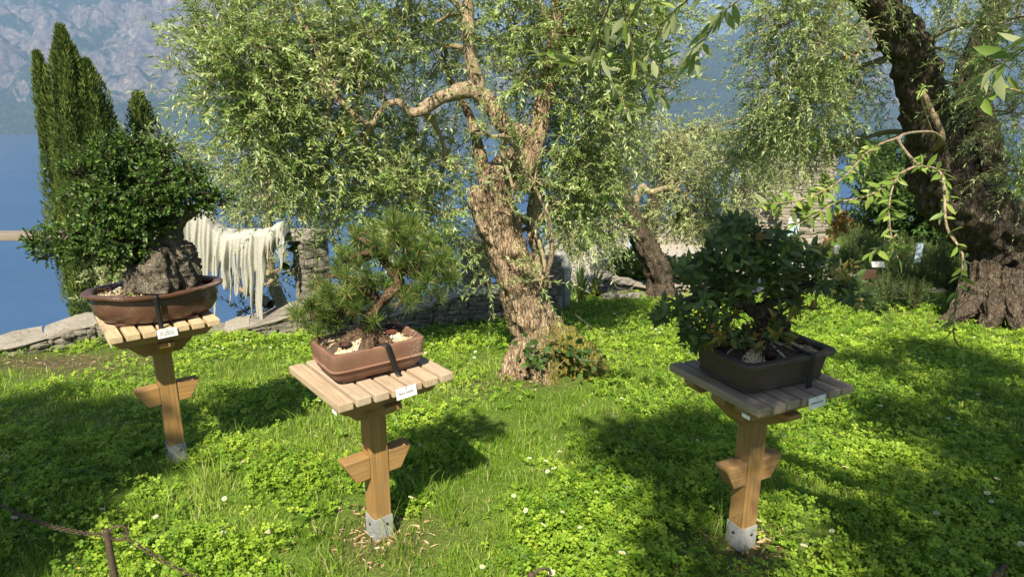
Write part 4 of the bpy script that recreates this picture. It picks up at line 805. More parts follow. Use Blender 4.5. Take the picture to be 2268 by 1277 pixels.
basket('dark fertiliser basket at the right corner of the dark pot', PR, .13, .03, .112, 'basket_d', 1.1)
basket('dark fertiliser basket near the front rim of the dark pot', PR, -.06, -.1, .112, 'basket_d', 1.2)
basket('dark fertiliser basket beside the strap of the oval pot', PL, -.06, -.10, .142, 'basket_d', 1.3)
basket('red fertiliser basket at the right end of the oval pot', PL, .235, .03, .137, 'basket', 1.2)

# ------------------------------------------------------------------ bonsai trees
def bq(x, y, Y): return aty(x, y, Y)
# small-leaved holly on the left
YL = 3.03
r = empty('holly_bonsai', bq(345, 640, YL), 0, 'dense dark green bonsai with broad layered crown and rock-like trunk', 'bonsai', None)
tm = MB(); s_ = lambda x, y, Y=YL: bq(x, y, Y)
for k, (P, R, f) in enumerate([([s_(345, 665), s_(350, 615), s_(366, 555), s_(385, 505), s_(372, 455), s_(335, 400)], [.11, .09, .062, .04, .032, .02], .2), ([s_(300, 660, 3.0), s_(310, 610, 3.0), s_(345, 575)], [.06, .055, .035], .2), ([s_(400, 655, 3.05), s_(402, 600, 3.05), s_(390, 540)], [.075, .075, .06], .3),
        ([s_(350, 650, 2.92), s_(352, 600, 2.95), s_(362, 550, 3.0)], [.075, .07, .05], .3), ([s_(380, 510), s_(420, 470), s_(450, 450)], [.035, .025, .015], .1), ([s_(372, 470), s_(300, 500), s_(220, 530), s_(130, 545)], [.03, .026, .02, .01], .1), ([s_(360, 440), s_(290, 430), s_(200, 420)], [.03, .02, .012], .1), ([s_(365, 590, 3.0), s_(300, 570), s_(250, 570)], [.03, .02, .012], .1)]): tm.add(*tube(P, R, 60, 36, .14, 11, f * .7, 4 + k % 3, .3, k))
childkeep(obj('trunk', tm.me('trunk', True), M['rockbark']), r)
def pads(L, Y, n): return [pb(x, y, Y - .05 + random.uniform(-.10, .07), rp, n * (rp / 50) ** 2, 1.25, .8) for x, y, rp in L]
hl = pads([(290, 335, 52), (235, 345, 48), (345, 340, 45), (180, 385, 45), (270, 395, 55), (350, 395, 50), (415, 400, 45), (465, 440, 36), (400, 440, 42), (320, 450, 45), (240, 450, 45), (180, 440, 40), (100, 540, 32), (150, 520, 42), (205, 515, 42), (260, 530, 45), (310, 520, 38), (345, 500, 28), (190, 565, 38), (250, 580, 32), (120, 560, 30), (300, 560, 28), (75, 540, 20), (440, 460, 28), (490, 440, 20), (290, 480, 40), (220, 485, 35), (330, 470, 40), (300, 545, 36), (340, 545, 24), (370, 430, 40), (365, 485, 30), (330, 500, 34), (315, 580, 26)], YL, 105)
lv, br = crown(hl, (.035, .075), 9, .1, .0185, .0058, .8, .45, None, .006, 'lance', 4, .45)
childkeep(obj('branches', br.me('branches', True), M['darkbark']), r); o = childkeep(obj('crown', lv.me('crown'), M['holly']), r); o['kind'] = 'stuff'
# moss cushions at its foot
mo = MB()
for x, y, rp in ((365, 640, .035), (300, 632, .03), (345, 655, .03), (270, 640, .02)):
    c = s_(x, y, 2.93); c[2] = ZT + .15; mo.add(*ellip(c, (rp, rp, rp * .35), 18, 8, .2, int(x)))
M['moss'] = plain('moss', (.12, .17, .03), .95, 120, .4, .9); childkeep(obj('moss', mo.me('moss', True), M['moss']), r)
# black pine in the middle
YM = 2.35
r = empty('pine_bonsai', bq(810, 745, YM), 0, 'bushy pine bonsai with long needles and flaky bark in the reddish pot', 'bonsai', None)
tm = MB(); s_ = lambda x, y, Y=YM: bq(x, y, Y)
for k, (P, R, f) in enumerate([([s_(815, 765), s_(818, 730), s_(830, 690), s_(862, 652), s_(885, 630), s_(870, 600), s_(845, 570), s_(860, 540), s_(880, 505)], [.042, .032, .021, .021, .019, .016, .014, .011, .007], .15), ([s_(815, 735), s_(780, 750, 2.3), s_(745, 765, 2.27)], [.03, .026, .014], .25), ([s_(820, 740), s_(850, 755, 2.3), s_(870, 765, 2.28)], [.026, .02, .012], .25), ([s_(815, 740), s_(820, 760, 2.26), s_(815, 775, 2.22)], [.026, .02, .012], .25),
        ([s_(825, 700), s_(790, 690), s_(740, 690), s_(690, 700)], [.018, .014, .01, .006], .05), ([s_(850, 575), s_(810, 560), s_(760, 580)], [.016, .012, .006], .05), ([s_(875, 610), s_(930, 580), s_(970, 585)], [.018, .014, .006], .05), ([s_(885, 630), s_(905, 640), s_(940, 640)], [.014, .01, .005], .05), ([s_(850, 560), s_(820, 540), s_(790, 525)], [.014, .01, .006], .05), ([s_(835, 660), s_(780, 620), s_(720, 610)], [.014, .01, .005], .05)]): tm.add(*tube(P, R, 50, 20, .28, 20, f, 5, .3, k))
childkeep(obj('trunk', tm.me('trunk', True), M['pinebark']), r)
tp, td = [], []
for x, y, rp, n in [(868, 500, 42, 15), (815, 520, 36, 12), (775, 560, 34, 11), (925, 535, 40, 12), (965, 585, 40, 13), (725, 645, 36, 13), (690, 692, 42, 15), (755, 640, 42, 13), (830, 590, 40, 11), (900, 590, 36, 9), (770, 695, 40, 12), (995, 595, 24, 6), (850, 555, 34, 8), (945, 645, 34, 9), (745, 600, 26, 6), (885, 545, 30, 8), (800, 640, 30, 6), (910, 490, 20, 4), (830, 700, 22, 4), (1000, 630, 22, 5), (715, 720, 24, 6), (800, 560, 30, 8), (740, 700, 40, 16), (700, 670, 26, 9), (780, 660, 34, 12), (820, 640, 28, 8), (850, 690, 22, 6), (890, 660, 26, 8), (960, 620, 26, 8)]:
    for _ in range(int(n * .72)):
        a = random.uniform(0, 6.28); k = math.sqrt(random.random()); c = bq(x + rp * k * math.cos(a), y + rp * k * math.sin(a) * .8, YM + random.uniform(-.13, .13)); c0 = bq(x, y + 25, YM); tp.append(c); td.append(unit(unit(c - c0) * .8 + np.array([0, -.15, .8]) + rng.normal(size=3) * .25))
tp, td = np.array(tp), np.array(td); nn = 62; nt_ = len(tp); d = np.repeat(td, nn, 0); k = len(d); nd = unit(d * rng.uniform(.15, 1.2, (k, 1)) + unit(rv(k)) * .75); st = np.repeat(tp, nn, 0) - d * rng.uniform(0, .03, (k, 1))
V, F, qn = leafmesh(st, nd, rv(k), rng.uniform(.038, .07, k), .001, 'kite', .1, .06); vv = np.clip(np.repeat(rng.normal(.48, .16, nt_), nn) + rng.normal(0, .16, k), 0, .95)
vv = np.where(rng.random(k) < .06, 1., vv)
o = childkeep(obj('needles', MB().add(V, F, np.repeat(vv, qn)).me('needles'), M['pine']), r); o['kind'] = 'stuff'
bm2 = MB(); bm2.add(*tubes_thin(tp - td * .06 + rv(nt_, .01), tp - td * .03, tp, np.full(nt_, .0032)))
childkeep(obj('branches', bm2.me('branches', True), M['pinebark']), r)
# holm oak on the right
YR = 2.30
r = empty('oak_bonsai', bq(1690, 790, YR), 0, 'dark oak bonsai with leathery leaves and bronze new shoots', 'bonsai', None)
tm = MB(); s_ = lambda x, y, Y=YR: bq(x, y, Y)
for k, (P, R, f) in enumerate([([s_(1745, 790, 2.33), s_(1735, 745, 2.33), s_(1700, 700), s_(1660, 680), s_(1650, 640), s_(1680, 580), s_(1670, 520)], [.05, .036, .03, .027, .024, .016, .008], .15), ([s_(1755, 760, 2.36), s_(1790, 775, 2.36), s_(1800, 790, 2.36)], [.03, .025, .012], .2), ([s_(1665, 685), s_(1600, 660), s_(1545, 655), s_(1520, 690), s_(1480, 700)], [.022, .017, .014, .01, .005], .1), ([s_(1680, 690), s_(1740, 650), s_(1820, 625), s_(1900, 645)], [.022, .017, .012, .005], .1), ([s_(1655, 640), s_(1600, 590), s_(1550, 590)], [.016, .011, .005], .1), ([s_(1690, 790, 2.25), s_(1695, 740, 2.27), s_(1690, 700, 2.3)], [.03, .026, .02], .1)]): tm.add(*tube(P, R, 40, 18, .3, 12, f, 4, .3, k))
childkeep(obj('trunk', tm.me('trunk', True), M['darkbark']), r)
B, D_, Nn, newg = [], [], [], []
br = MB()
for x, y, rp, n, ng in [(1650, 515, 42, 20, .1), (1590, 555, 42, 20, .05), (1715, 545, 45, 22, .1), (1775, 575, 40, 18, .15), (1535, 600, 35, 14, 0), (1645, 600, 52, 26, .05), (1720, 620, 45, 20, .1), (1820, 610, 38, 15, .15), (1880, 640, 36, 14, .2), (1580, 640, 36, 13, .05), (1490, 690, 34, 13, .05), (1525, 730, 28, 10, .1), (1565, 745, 28, 9, .5), (1455, 690, 16, 5, 0), (1650, 725, 36, 14, .6), (1715, 715, 32, 12, .45), (1610, 750, 30, 10, .6), (1685, 765, 26, 8, .35), (1765, 675, 34, 12, .3), (1870, 600, 24, 6, .6), (1925, 665, 22, 6, .1), (1600, 510, 25, 6, .1), (1745, 760, 22, 6, .4), (1690, 570, 40, 16, .05), (1620, 690, 26, 7, .2), (1810, 570, 26, 8, .2), (1560, 700, 24, 7, .1)]:
    for _ in range(int(n * 1.15)):
        a = random.uniform(0, 6.28); k = math.sqrt(random.random()) * random.choice((1, 1, 1.3)); c = bq(x + rp * k * math.cos(a), y + rp * k * math.sin(a) * .85, YR + random.uniform(-.16, .14)); c0 = bq(x, y + 15, YR); d = unit(unit(c - c0) * .7 + np.array([0, -.2, .45]) + rng.normal(size=3) * .3); nl = random.randint(5, 8); ax = unit(np.cross(d, rng.normal(size=3))); ay = np.cross(d, ax); new = random.random() < ng
        br.add(*tubes_thin((c - d * .05 + rng.normal(size=3) * .015)[None], (c - d * .025)[None], c[None], np.array([.0022])))
        for q_ in range(nl):
            ph = q_ * 2.4 + random.uniform(-.3, .3); rd_ = ax * math.cos(ph) + ay * math.sin(ph); B.append(c - d * .006 * q_); D_.append(unit(d * random.uniform(.2, .9) + rd_ * (.85 if not new else .5))); Nn.append(unit(d * .9 + UP * .4 - rd_ * .3)); newg.append(new)
B, D_, Nn, newg = map(np.array, (B, D_, Nn, newg)); k = len(B); Ls = rng.uniform(.032, .06, k) * np.where(newg, .85, 1); var = np.where(newg, rng.uniform(.84, 1, k), np.clip(rng.normal(.4, .2, k), 0, .8))
order = np.argsort(np.linalg.norm(B - C0, axis=1)); near = order[:300]; far = order[300:]
V, F, qn = leafmesh(B[far], D_[far], Nn[far], Ls[far], Ls[far] * .2, 'lance', .35, .12); childkeep(obj('branches', br.me('branches', True), M['darkbark']), r)
o = childkeep(obj('foliage', MB().add(V, F, np.repeat(var[far], qn)).me('foliage'), M['oak']), r); o['kind'] = 'stuff'
def oakleaf(mat):
    V = []; 
    for t, w_ in [(0, .02), (.18, .13), (.42, .21), (.68, .18), (.88, .09), (1, .004)]: V += [(t, -w_, w_ * .35 - .14 * t * t), (t, 0, -.14 * t * t), (t, w_, w_ * .35 - .14 * t * t)]
    me = mesh('leaf', np.array(V), np.array([[i * 3 + j, i * 3 + 3 + j, i * 3 + 4 + j, i * 3 + 1 + j] for i in range(5) for j in range(2)]), True); me.materials.append(mat); return me
M['oak_new'] = leaf_mat('oak_new_leaf', [(0, (.20, .19, .04)), (.5, (.30, .20, .05)), (1, (.40, .19, .05))], trans=.3, tcol=(.5, .35, .05), rnd_obj=True)
M['oak_one'] = leaf_mat('oak_leaf_single', [(0, (.028, .055, .016)), (.5, (.075, .125, .034)), (1, (.15, .20, .045))], back=(.14, .17, .09), trans=.22, tcol=(.28, .32, .04), rough=.4, rnd_obj=True)
ol, on_ = oakleaf(M['oak_one']), oakleaf(M['oak_new'])
inv = Matrix.Translation(r.location).inverted()
for i in near:
    o = obj('leaf', on_ if newg[i] else ol, None, r); o.matrix_parent_inverse = inv; o.matrix_basis = frame(B[i], D_[i], Nn[i], float(Ls[i]))

# ------------------------------------------------------------------ shrubs and beds
def bush(name, label, blobs, mat, cat='shrub', group=None, base=None, **kw):
    c = np.mean([b[0] for b in blobs], 0); c[2] = min(b[0][2] - b[1][2] for b in blobs) if base is None else base
    r = empty(name, c, 0, label, cat, group); lv, br = crown(blobs, **kw)
    childkeep(obj('branches', br.me('branches', True), M['twig']), r); o = childkeep(obj('foliage', lv.me('foliage'), M[mat]), r); return r
SH = dict(twig_len=(.1, .24), nleaf=12, droop=.1, L=.05, W=.013, up=.4, limb_r=.008)
bush('shrub', 'bright green shrub behind the wall between pillar and olive', [pb(*a) for a in [(985, 540, 8.3, 45, 110), (1000, 610, 8.2, 40, 90), (930, 530, 8.6, 45, 100), (950, 600, 8.2, 36, 70)]], 'shrub', group='shrubs beyond the wall', **SH)
bush('shrub', 'loose green shrub behind the pine bonsai above the wall', [pb(*a) for a in [(850, 530, 8.6, 50, 120), (775, 590, 8.4, 40, 80), (900, 600, 8.4, 45, 110), (850, 640, 8.0, 40, 80), (800, 650, 8.0, 36, 60)]], 'shrub', group='shrubs beyond the wall', **SH)
bush('shrub', 'ivy covered shrub beside the slab pillar', [pb(*a) for a in [(645, 600, 6.5, 16, 12), (650, 550, 6.5, 14, 9)]], 'ivy', group='shrubs beyond the wall', **{**SH, 'L': .035, 'twig_len': (.05, .1)})
bush('shrub', 'dark green hedge shrub left of the massive olive trunk', [pb(*a) for a in [(1960, 420, 11, 75, 260), (2050, 470, 10.5, 75, 260), (1940, 500, 11.5, 55, 140), (2120, 400, 10, 60, 170), (2010, 360, 11.5, 70, 200), (2090, 540, 10, 50, 130), (1930, 350, 12, 50, 90), (2030, 540, 10.5, 50, 130)]], 'ivy', group='shrubs on the right', **{**SH, 'L': .09, 'W': .024, 'twig_len': (.15, .35)})
bush('shrub', 'sunlit green shrub at the right edge beside the massive olive', [pb(*a) for a in [(2250, 360, 8.6, 45, 55), (2265, 440, 8.6, 40, 45), (2230, 420, 8.8, 30, 25)]], 'shrub', group='shrubs on the right', **SH)
RS = dict(twig_len=(.12, .28), nleaf=26, droop=-.15, L=.035, W=.0028, up=1.1, limb_r=.006, out=.35)
bush('rosemary_bush', 'rosemary bush at the lawn edge left of the massive olive', [pb(*a) for a in [(1990, 620, 7.9, 40, 130), (2050, 630, 7.9, 42, 140), (2110, 640, 7.8, 40, 130), (2020, 660, 7.7, 36, 110), (2090, 600, 8.1, 40, 110), (1960, 650, 7.8, 30, 80), (2150, 620, 7.9, 34, 90), (1905, 660, 8.0, 34, 110), (1860, 655, 8.3, 32, 100), (1930, 625, 8.3, 32, 110)]], 'rosemary', 'shrub', 'rosemary and lavender bed', dens=1.35, **RS)
bush('lavender_bush', 'grey green lavender mound behind the brown plant marker', [pb(*a) for a in [(1880, 585, 9.3, 34, 110), (1940, 575, 9.5, 36, 120), (2000, 570, 9.5, 34, 90), (1910, 560, 9.8, 30, 80), (1850, 600, 9.2, 28, 60), (1960, 540, 11, 40, 110), (1890, 540, 11, 36, 100), (2060, 580, 9.6, 40, 120)]], 'rosemary', 'shrub', 'rosemary and lavender bed', **{**RS, 'L': .05, 'W': .004})
bush('flowering_shrub', 'orange and yellow leaved shrub in front of the black railing', [pb(*a) for a in [(1862, 498, 13.5, 22, 45), (1885, 510, 13.5, 16, 25), (1845, 510, 13.5, 14, 16)]], 'orange_petal', 'shrub', None, **{**SH, 'L': .1, 'W': .03})
bush('flowering_shrub', 'small orange flowers along the low wall beyond the square', [pb(*a) for a in [(1590, 500, 18, 12, 12), (1620, 498, 18, 12, 14), (1560, 505, 18, 10, 8)]], 'orange_petal', 'shrub', None, **{**SH, 'L': .14, 'W': .05})
bush('climbing_plant', 'green creeper growing on top of the ruined tower', [pb(*a) for a in [(1740, 300, 17, 26, 40), (1790, 310, 17, 24, 34), (1700, 320, 17, 16, 18), (1840, 330, 17, 14, 14), (1702, 400, 16.9, 14, 16), (1712, 460, 16.9, 16, 18), (1828, 400, 16.9, 12, 12), (1775, 470, 16.8, 16, 16), (1745, 540, 16.6, 22, 24)]], 'shrub', 'creeper', None, **{**SH, 'L': .12, 'W': .04})
# tall thin plant by the hedge
def blades(name, label, base, n, h, spread, mat, wd=.018, cat='plant', group=None):
    r = empty(name, base, 0, label, cat, group); B = MB()
    for i in range(n):
        a = random.uniform(0, 6.28); ti = random.uniform(.02, spread); hh = h * random.uniform(.55, 1.05); k = np.linspace(0, 1, 7); d = np.array([math.cos(a), math.sin(a)]); s = np.array([-d[1], d[0]])
        x = ti * hh * k ** 1.6; w_ = wd * (1 - k ** 3) + .001; c = np.stack([d[0] * (.02 + x), d[1] * (.02 + x), hh * k * (1 - .25 * ti * k)], -1); V = np.concatenate([c + np.c_[s[None] * w_[:, None], 0 * w_], c - np.c_[s[None] * w_[:, None], 0 * w_]]); j = np.arange(6)
        B.add(V, np.stack([j, j + 1, 8 + j, 7 + j], -1), np.clip(.9 - k.repeat(1).tolist()[0] - np.concatenate([k, k]) * .7 + random.uniform(-.1, .2), 0, 1))
    obj('leaves', B.me('leaves', True), M[mat], r); return r
blades('sword_plant', 'sword leaved plant beside the grey hooded figure', gnd(1285, 668), 26, .62, .5, 'blade')
blades('sword_plant', 'arching strap leaved plant behind the dark bowl', gnd(1315, 655), 16, .55, .9, 'blade', .014)
g = gnd(1325, 652); r = empty('bowl', g, 0, 'shallow dark bowl on the gravel beside the sword plant', 'bowl'); obj('body', MB().add(*lathe([(.06, 0), (.07, .01), (.13, .075), (.15, .085), (.145, .095), (.125, .08), (.0001, .06)], 30)).me('body', True), M['bowl'], r)
# kerb between lawn and square
g0, g1 = gnd(1330, 660), gnd(1560, 656); kr = empty('stone_kerb', g0, 0, 'pale stone kerb between the lawn and the gravel square', 'kerb'); s = 0.; L_ = np.linalg.norm(g1 - g0)
while s < L_:
    l = random.uniform(.3, .5); c = g0 + (g1 - g0) * ((s + l / 2) / L_); o = put_stone(kr, 'stone', 'coping', (c[0] - g0[0], c[1] - g0[1], c[2] - g0[2] + .015), (l, .16, .09), 0, .01); s += l + .01
# round planter
pc = gnd(1462, 640); pc = np.array([pc[0] + .05, pc[1] + .35, ghz(pc[0], pc[1] + .35)]); Rp = .95
r = empty('round_planter', pc, 0, 'round stone planter with pale rim on the gravel square', 'planter')
for row in range(3):
    n = 22
    for i in range(n):
        a = 2 * math.pi * (i + .5 * (row % 2)) / n + random.uniform(-.02, .02); put_stone(r, 'stone', 'stone', (Rp * math.cos(a), Rp * math.sin(a), .03 + row * .075), (2 * math.pi * Rp / n * 1.0, .16, .075), a + math.pi / 2)
for i in range(16):
    a = 2 * math.pi * i / 16; put_stone(r, 'rim_slab', 'coping', (Rp * math.cos(a), Rp * math.sin(a), .265), (2 * math.pi * Rp / 16 * 1.03, .26, .05), a + math.pi / 2, .01)
obj('soil', MB().add(*lathe([(Rp - .05, .0), (Rp - .05, .22), (.0001, .26)], 30)).me('soil', True), M['soil'], r)
wb = [(pc + [math.cos(a) * q_, math.sin(a) * q_, .36], (.19, .19, .15), 75) for a, q_ in ((2.6, .55), (3.3, .6), (4.0, .55), (4.7, .5), (5.4, .55), (1.8, .5), (3.6, .2))]
bush('flower_bed', 'leafy plants with white flowers inside the round planter', wb, 'shrub', 'plant', None, base=pc[2] + .24, **{**SH, 'L': .07, 'W': .02})
fl = MB(); B = np.concatenate([c + unit(rv(9)) * [.18, .18, .15] + [0, -.05, .06] for c, r_, n in wb]); 
for p in B: fl.add(*ellip(p, (.028, .028, .022), 8, 6, .25, 2))
fo = obj('flower_heads', fl.me('flower_heads'), M['white_petal'], [o for o in col.objects if o.name.startswith('flower_bed')][0]); fo.matrix_parent_inverse = Matrix.Translation(fo.parent.location).inverted()
# marker blocks and signs
def board(name, label, px_, py_, Y, w_, h, mat, cat, post=0., tilt=0.):
    c = aty(px_, py_, Y); gz = ghz(c[0], c[1]); r = empty(name, (c[0], c[1], min(gz, c[2] - h / 2)), 0, label, cat)
    zc = c[2] - r.location.z; obj('panel', bevel_box('panel', -w_ / 2, w_ / 2, -.012, .012, -h / 2, h / 2, .003), M[mat], r, (0, 0, zc), (rad(tilt), 0, 0))
    if zc - h / 2 > .02: obj('post', bevel_box('post', -.012, .012, .014, .034, 0, zc, .002), M['iron'], r)
    return r
board('plant_marker', 'small dark block standing in the grass before the round planter', 1378, 655, 8.7, .11, .075, 'darkwood', 'marker')
board('plant_marker', 'brown wooden plant marker in front of the rosemary', 1922, 607, 7.6, .19, .12, 'darkwood', 'marker')
board('plant_label', 'white plant label beside the brown marker', 1944, 586, 7.9, .16, .08, 'white', 'sign', tilt=-35)
board('plant_label', 'small white label in the lavender under the orange shrub', 1853, 553, 10.5, .09, .16, 'white', 'sign')
board('plant_label', 'pale blue grey label in the shaded bed beside the massive olive', 2034, 560, 9.5, .1, .3, 'blue', 'sign')
board('information_board', 'blue and white information board on the ruined tower', 1757, 505, 16.7, .3, .55, 'white', 'sign')
board('information_board', 'pale blue upright board behind the dark olive trunk', 1404, 552, 13., .26, .75, 'blue', 'sign')
ib = [o for o in col.objects if o.name.startswith('information_board')][0]
obj('picture', bevel_box('picture', -.13, .13, -.004, .004, -.24, .05, .002), M['blue'], ib, (0, -.02, aty(1757, 505, 16.7)[2] - ib.location.z))

# ruined tower, railing
tw0 = aty(1690, 470, 17.); tw1 = aty(1838, 470, 17.); zt0 = float(aty(1760, 312, 17.)[2]); zg = ghz(7.5, 17) - .1
r = empty('stone_tower', (0, 0, 0), 0, 'ruined pale stone tower with creeper on top', 'building'); core = MB(); core.add(*box(tw0[0] + .06, tw1[0] - .06, 17.12, 18.9, zg - .3, zt0 - .05)); obj('core', core.me('core'), M['mortar_pale'], r)
def face(parent, P0, P1, z0, z1, ch, ln, top_noise):
    P0 = np.array(P0, float); P1 = np.array(P1, float); L = np.linalg.norm(P1 - P0); d = (P1 - P0) / L; nn_ = np.array([d[1], -d[0]]); z = z0
    while z < z1:
        h = random.uniform(*ch); s = random.uniform(-.2, 0)
        while s < L:
            l = random.uniform(*ln); a, b = max(0, s), min(L, s + l); s += l
            if b - a < .06 or z > z1 - top_noise * random.random(): continue
            c = P0 + d * (a + b) / 2 + nn_ * random.uniform(-.03, .03); X_, Z_ = c[0], z + h / 2
            u, v = 1134 + FPX * X_ / 17.2, 0
            hx, hz = aty(1737, 372, 17.)[0], aty(1737, 372, 17.)[2]
            if abs(X_ - hx) < .16 and abs(Z_ - hz) < .1: continue
            put_stone(parent, 'stone', 'stone_pale', (c[0], c[1], Z_), ((b - a) * .98, .16, h * .96), math.atan2(d[1], d[0]), .02)
        z += h
face(r, (tw0[0], 17.06), (tw1[0], 17.06), zg, zt0, (.05, .19), (.10, .6), .45)
face(r, (tw1[0], 17.06), (tw1[0] + .12, 18.9), zg, zt0 - .1, (.10, .17), (.2, .5), .4)
face(r, (tw0[0], 18.9), (tw0[0], 17.06), zg, zt0 - .1, (.12, .18), (.25, .5), .4)
dz = aty(1832, 560, 16.8); o = obj('door_post', bevel_box('door_post', -.08, .08, -.05, .05, 0, .8, .01), M['redwood'], r, (dz[0], 16.85, dz[2] - .4))
ra = aty(1846, 450, 17.); rb = aty(1990, 450, 16.6); r = empty('iron_railing', ra, 0, 'black iron railing between the tower and the dark hedge', 'railing'); Lr = np.linalg.norm(rb - ra); yw = math.atan2(rb[1] - ra[1], rb[0] - ra[0])
for i in range(int(Lr / .11)): obj('bar', bevel_box('bar', -.011, .011, -.011, .011, -.62, .15, .002), M['black_iron'], r, (math.cos(yw) * i * .11, math.sin(yw) * i * .11, 0))
for z in (.0, -.5): obj('rail', bevel_box('rail', -.05, Lr, -.02, .02, -.02, .02, .003), M['black_iron'], r, (0, 0, z), (0, 0, yw))
# low parapet beyond the gravel square
pa, pb_ = aty(1380, 540, 18.6), aty(1690, 520, 18.6); r = empty('stone_wall', (0, 0, 0), 0, 'pale low parapet wall on the far side of the gravel square', 'wall')
zc = ghz(4, 18.6); core = MB(); core.add(*box(pa[0], pb_[0], 18.62, 18.95, zc - .3, zc + .42)); obj('core', core.me('core'), M['mortar_pale'], r)
z = zc
while z < zc + .38:
    x = pa[0]
    while x < pb_[0]: l = random.uniform(.2, .45); put_stone(r, 'stone', 'stone_pale', (x + l / 2, 18.6, z + .06), (l * .97, .14, .12), 0); x += l
    z += .125
x = pa[0]
while x < pb_[0]: l = random.uniform(.5, .8); put_stone(r, 'coping_slab', 'coping', (x + l / 2, 18.75, zc + .44), (l, .5, .06), 0, .01); x += l

# ------------------------------------------------------------------ ivy at the olive's foot
iv = MB(); n = 420; cen = [aty(1180, 785, 4.45), aty(1290, 790, 4.4), aty(1190, 745, 4.5), aty(1265, 760, 4.45)]
n = 95; ci = rng.choice(4, n, p=[.4, .3, .12, .18]); p = np.array(cen)[ci] + rv(n, 1) * np.array([.065, .025, .065]); V, F, k = leafmesh(p, unit(rv(n) + [0, -.4, -.6]), unit(rv(n, .5) + [0, -1, .6]), rng.uniform(.03, .06, n), rng.uniform(.014, .026, n), 'lance', .1, .1)
iv.add(V, F, np.repeat(rng.random(n), k)); p0 = np.array(cen)[:, None] + rng.normal(size=(4, 10, 3)) * [.1, .02, .08]; p0 = p0.reshape(-1, 3); iv2 = MB().add(*tubes_thin(p0, p0 + rv(40, .03), p0 + rv(40, .08), np.full(40, .003)))
r = empty('ivy', (.3, 4.5, -.25), 0, 'dark ivy climbing around the foot of the leaning olive', 'ivy'); childkeep(obj('leaves', iv.me('leaves'), M['ivy']), r); childkeep(obj('stems', iv2.me('stems'), M['twig']), r)

# ------------------------------------------------------------------ iron posts and chain in front
lk = []; 
for i in range(20):
    a = 2 * math.pi * i / 20; lk.append((.0105 * math.cos(a) + (.005 if math.cos(a) > 0 else -.005), .0068 * math.sin(a), 0))
lk.append(lk[0]); link_me = MB().add(*tube(lk, [.0019, .0019], 26, 6, cap=False)).me('link', True); link_me.materials.append(M['iron'])
ring_me = MB().add(*tube([(.028 * math.cos(a), .028 * math.sin(a), 0) for a in np.linspace(0, 6.0, 16)], [.0045, .0045], 40, 8)).me('ring', True); ring_me.materials.append(M['iron'])
def ipost(label, x, y, h=.36, ra=.3):
    z = ghz(x, y); r = empty('iron_post', (x, y, z), 0, label, 'post', 'iron posts of the chain barrier'); obj('rod', MB().add(*lathe([(.011, -.2), (.011, h - .004), (.009, h), (.0001, h + .001)], 14)).me('rod', True), M['iron'], r)
    obj('ring', ring_me, None, r, (.036 * math.cos(ra), .036 * math.sin(ra), h - .022), (rad(90), 0, ra)); return np.array([x, y, z + h - .02])
A1 = at(237, 1186, .34); A2 = at(1177, 1278, .34); A3 = at(2236, 1250, .34); A0 = np.array([-2.75, 2.62, .34])
T1 = ipost('rusty iron post of the chain barrier at lower left', A1[0], A1[1]); T2 = ipost('rusty iron post whose tip shows at the bottom middle', A2[0], A2[1], .345); T3 = ipost('rusty iron post with ring at the lower right corner', A3[0] - .06, A3[1] - .03, .33, .5); T0 = ipost('rusty iron post left of the picture', A0[0], A0[1])
def chain(label, a, b, sag):
    n = int(np.linalg.norm(b - a) * (1 + 2.6 * (sag / np.linalg.norm(b - a)) ** 2) / .0215); t = np.linspace(0, 1, n + 1)[:, None]; P = a * (1 - t) + b * t; P[:, 2] -= sag * 4 * (t * (1 - t))[:, 0]; r = empty('chain', a, 0, label, 'chain', 'chains of the barrier')
    for i in range(n):
        c = (P[i] + P[i + 1]) / 2 - a; d = Vector(P[i + 1] - P[i]); qt = d.to_track_quat('X', 'Z'); o = obj('link', link_me, None, r, c); o.rotation_euler = (qt @ Vector((0, 0, 0)).to_track_quat('X', 'Z') if False else (qt.to_matrix().to_4x4() @ Matrix.Rotation(rad(45 + 90 * (i % 2) + random.uniform(-12, 12)), 4, 'X')).to_quaternion()).to_euler()
chain('rusty chain hanging left of the lower left iron post', T0, T1, .13); chain('rusty chain sagging right from the lower left iron post', T1 + [.05, .0, 0], T2, .24); chain('rusty chain reaching the ring at the lower right', T2, T3, .2)

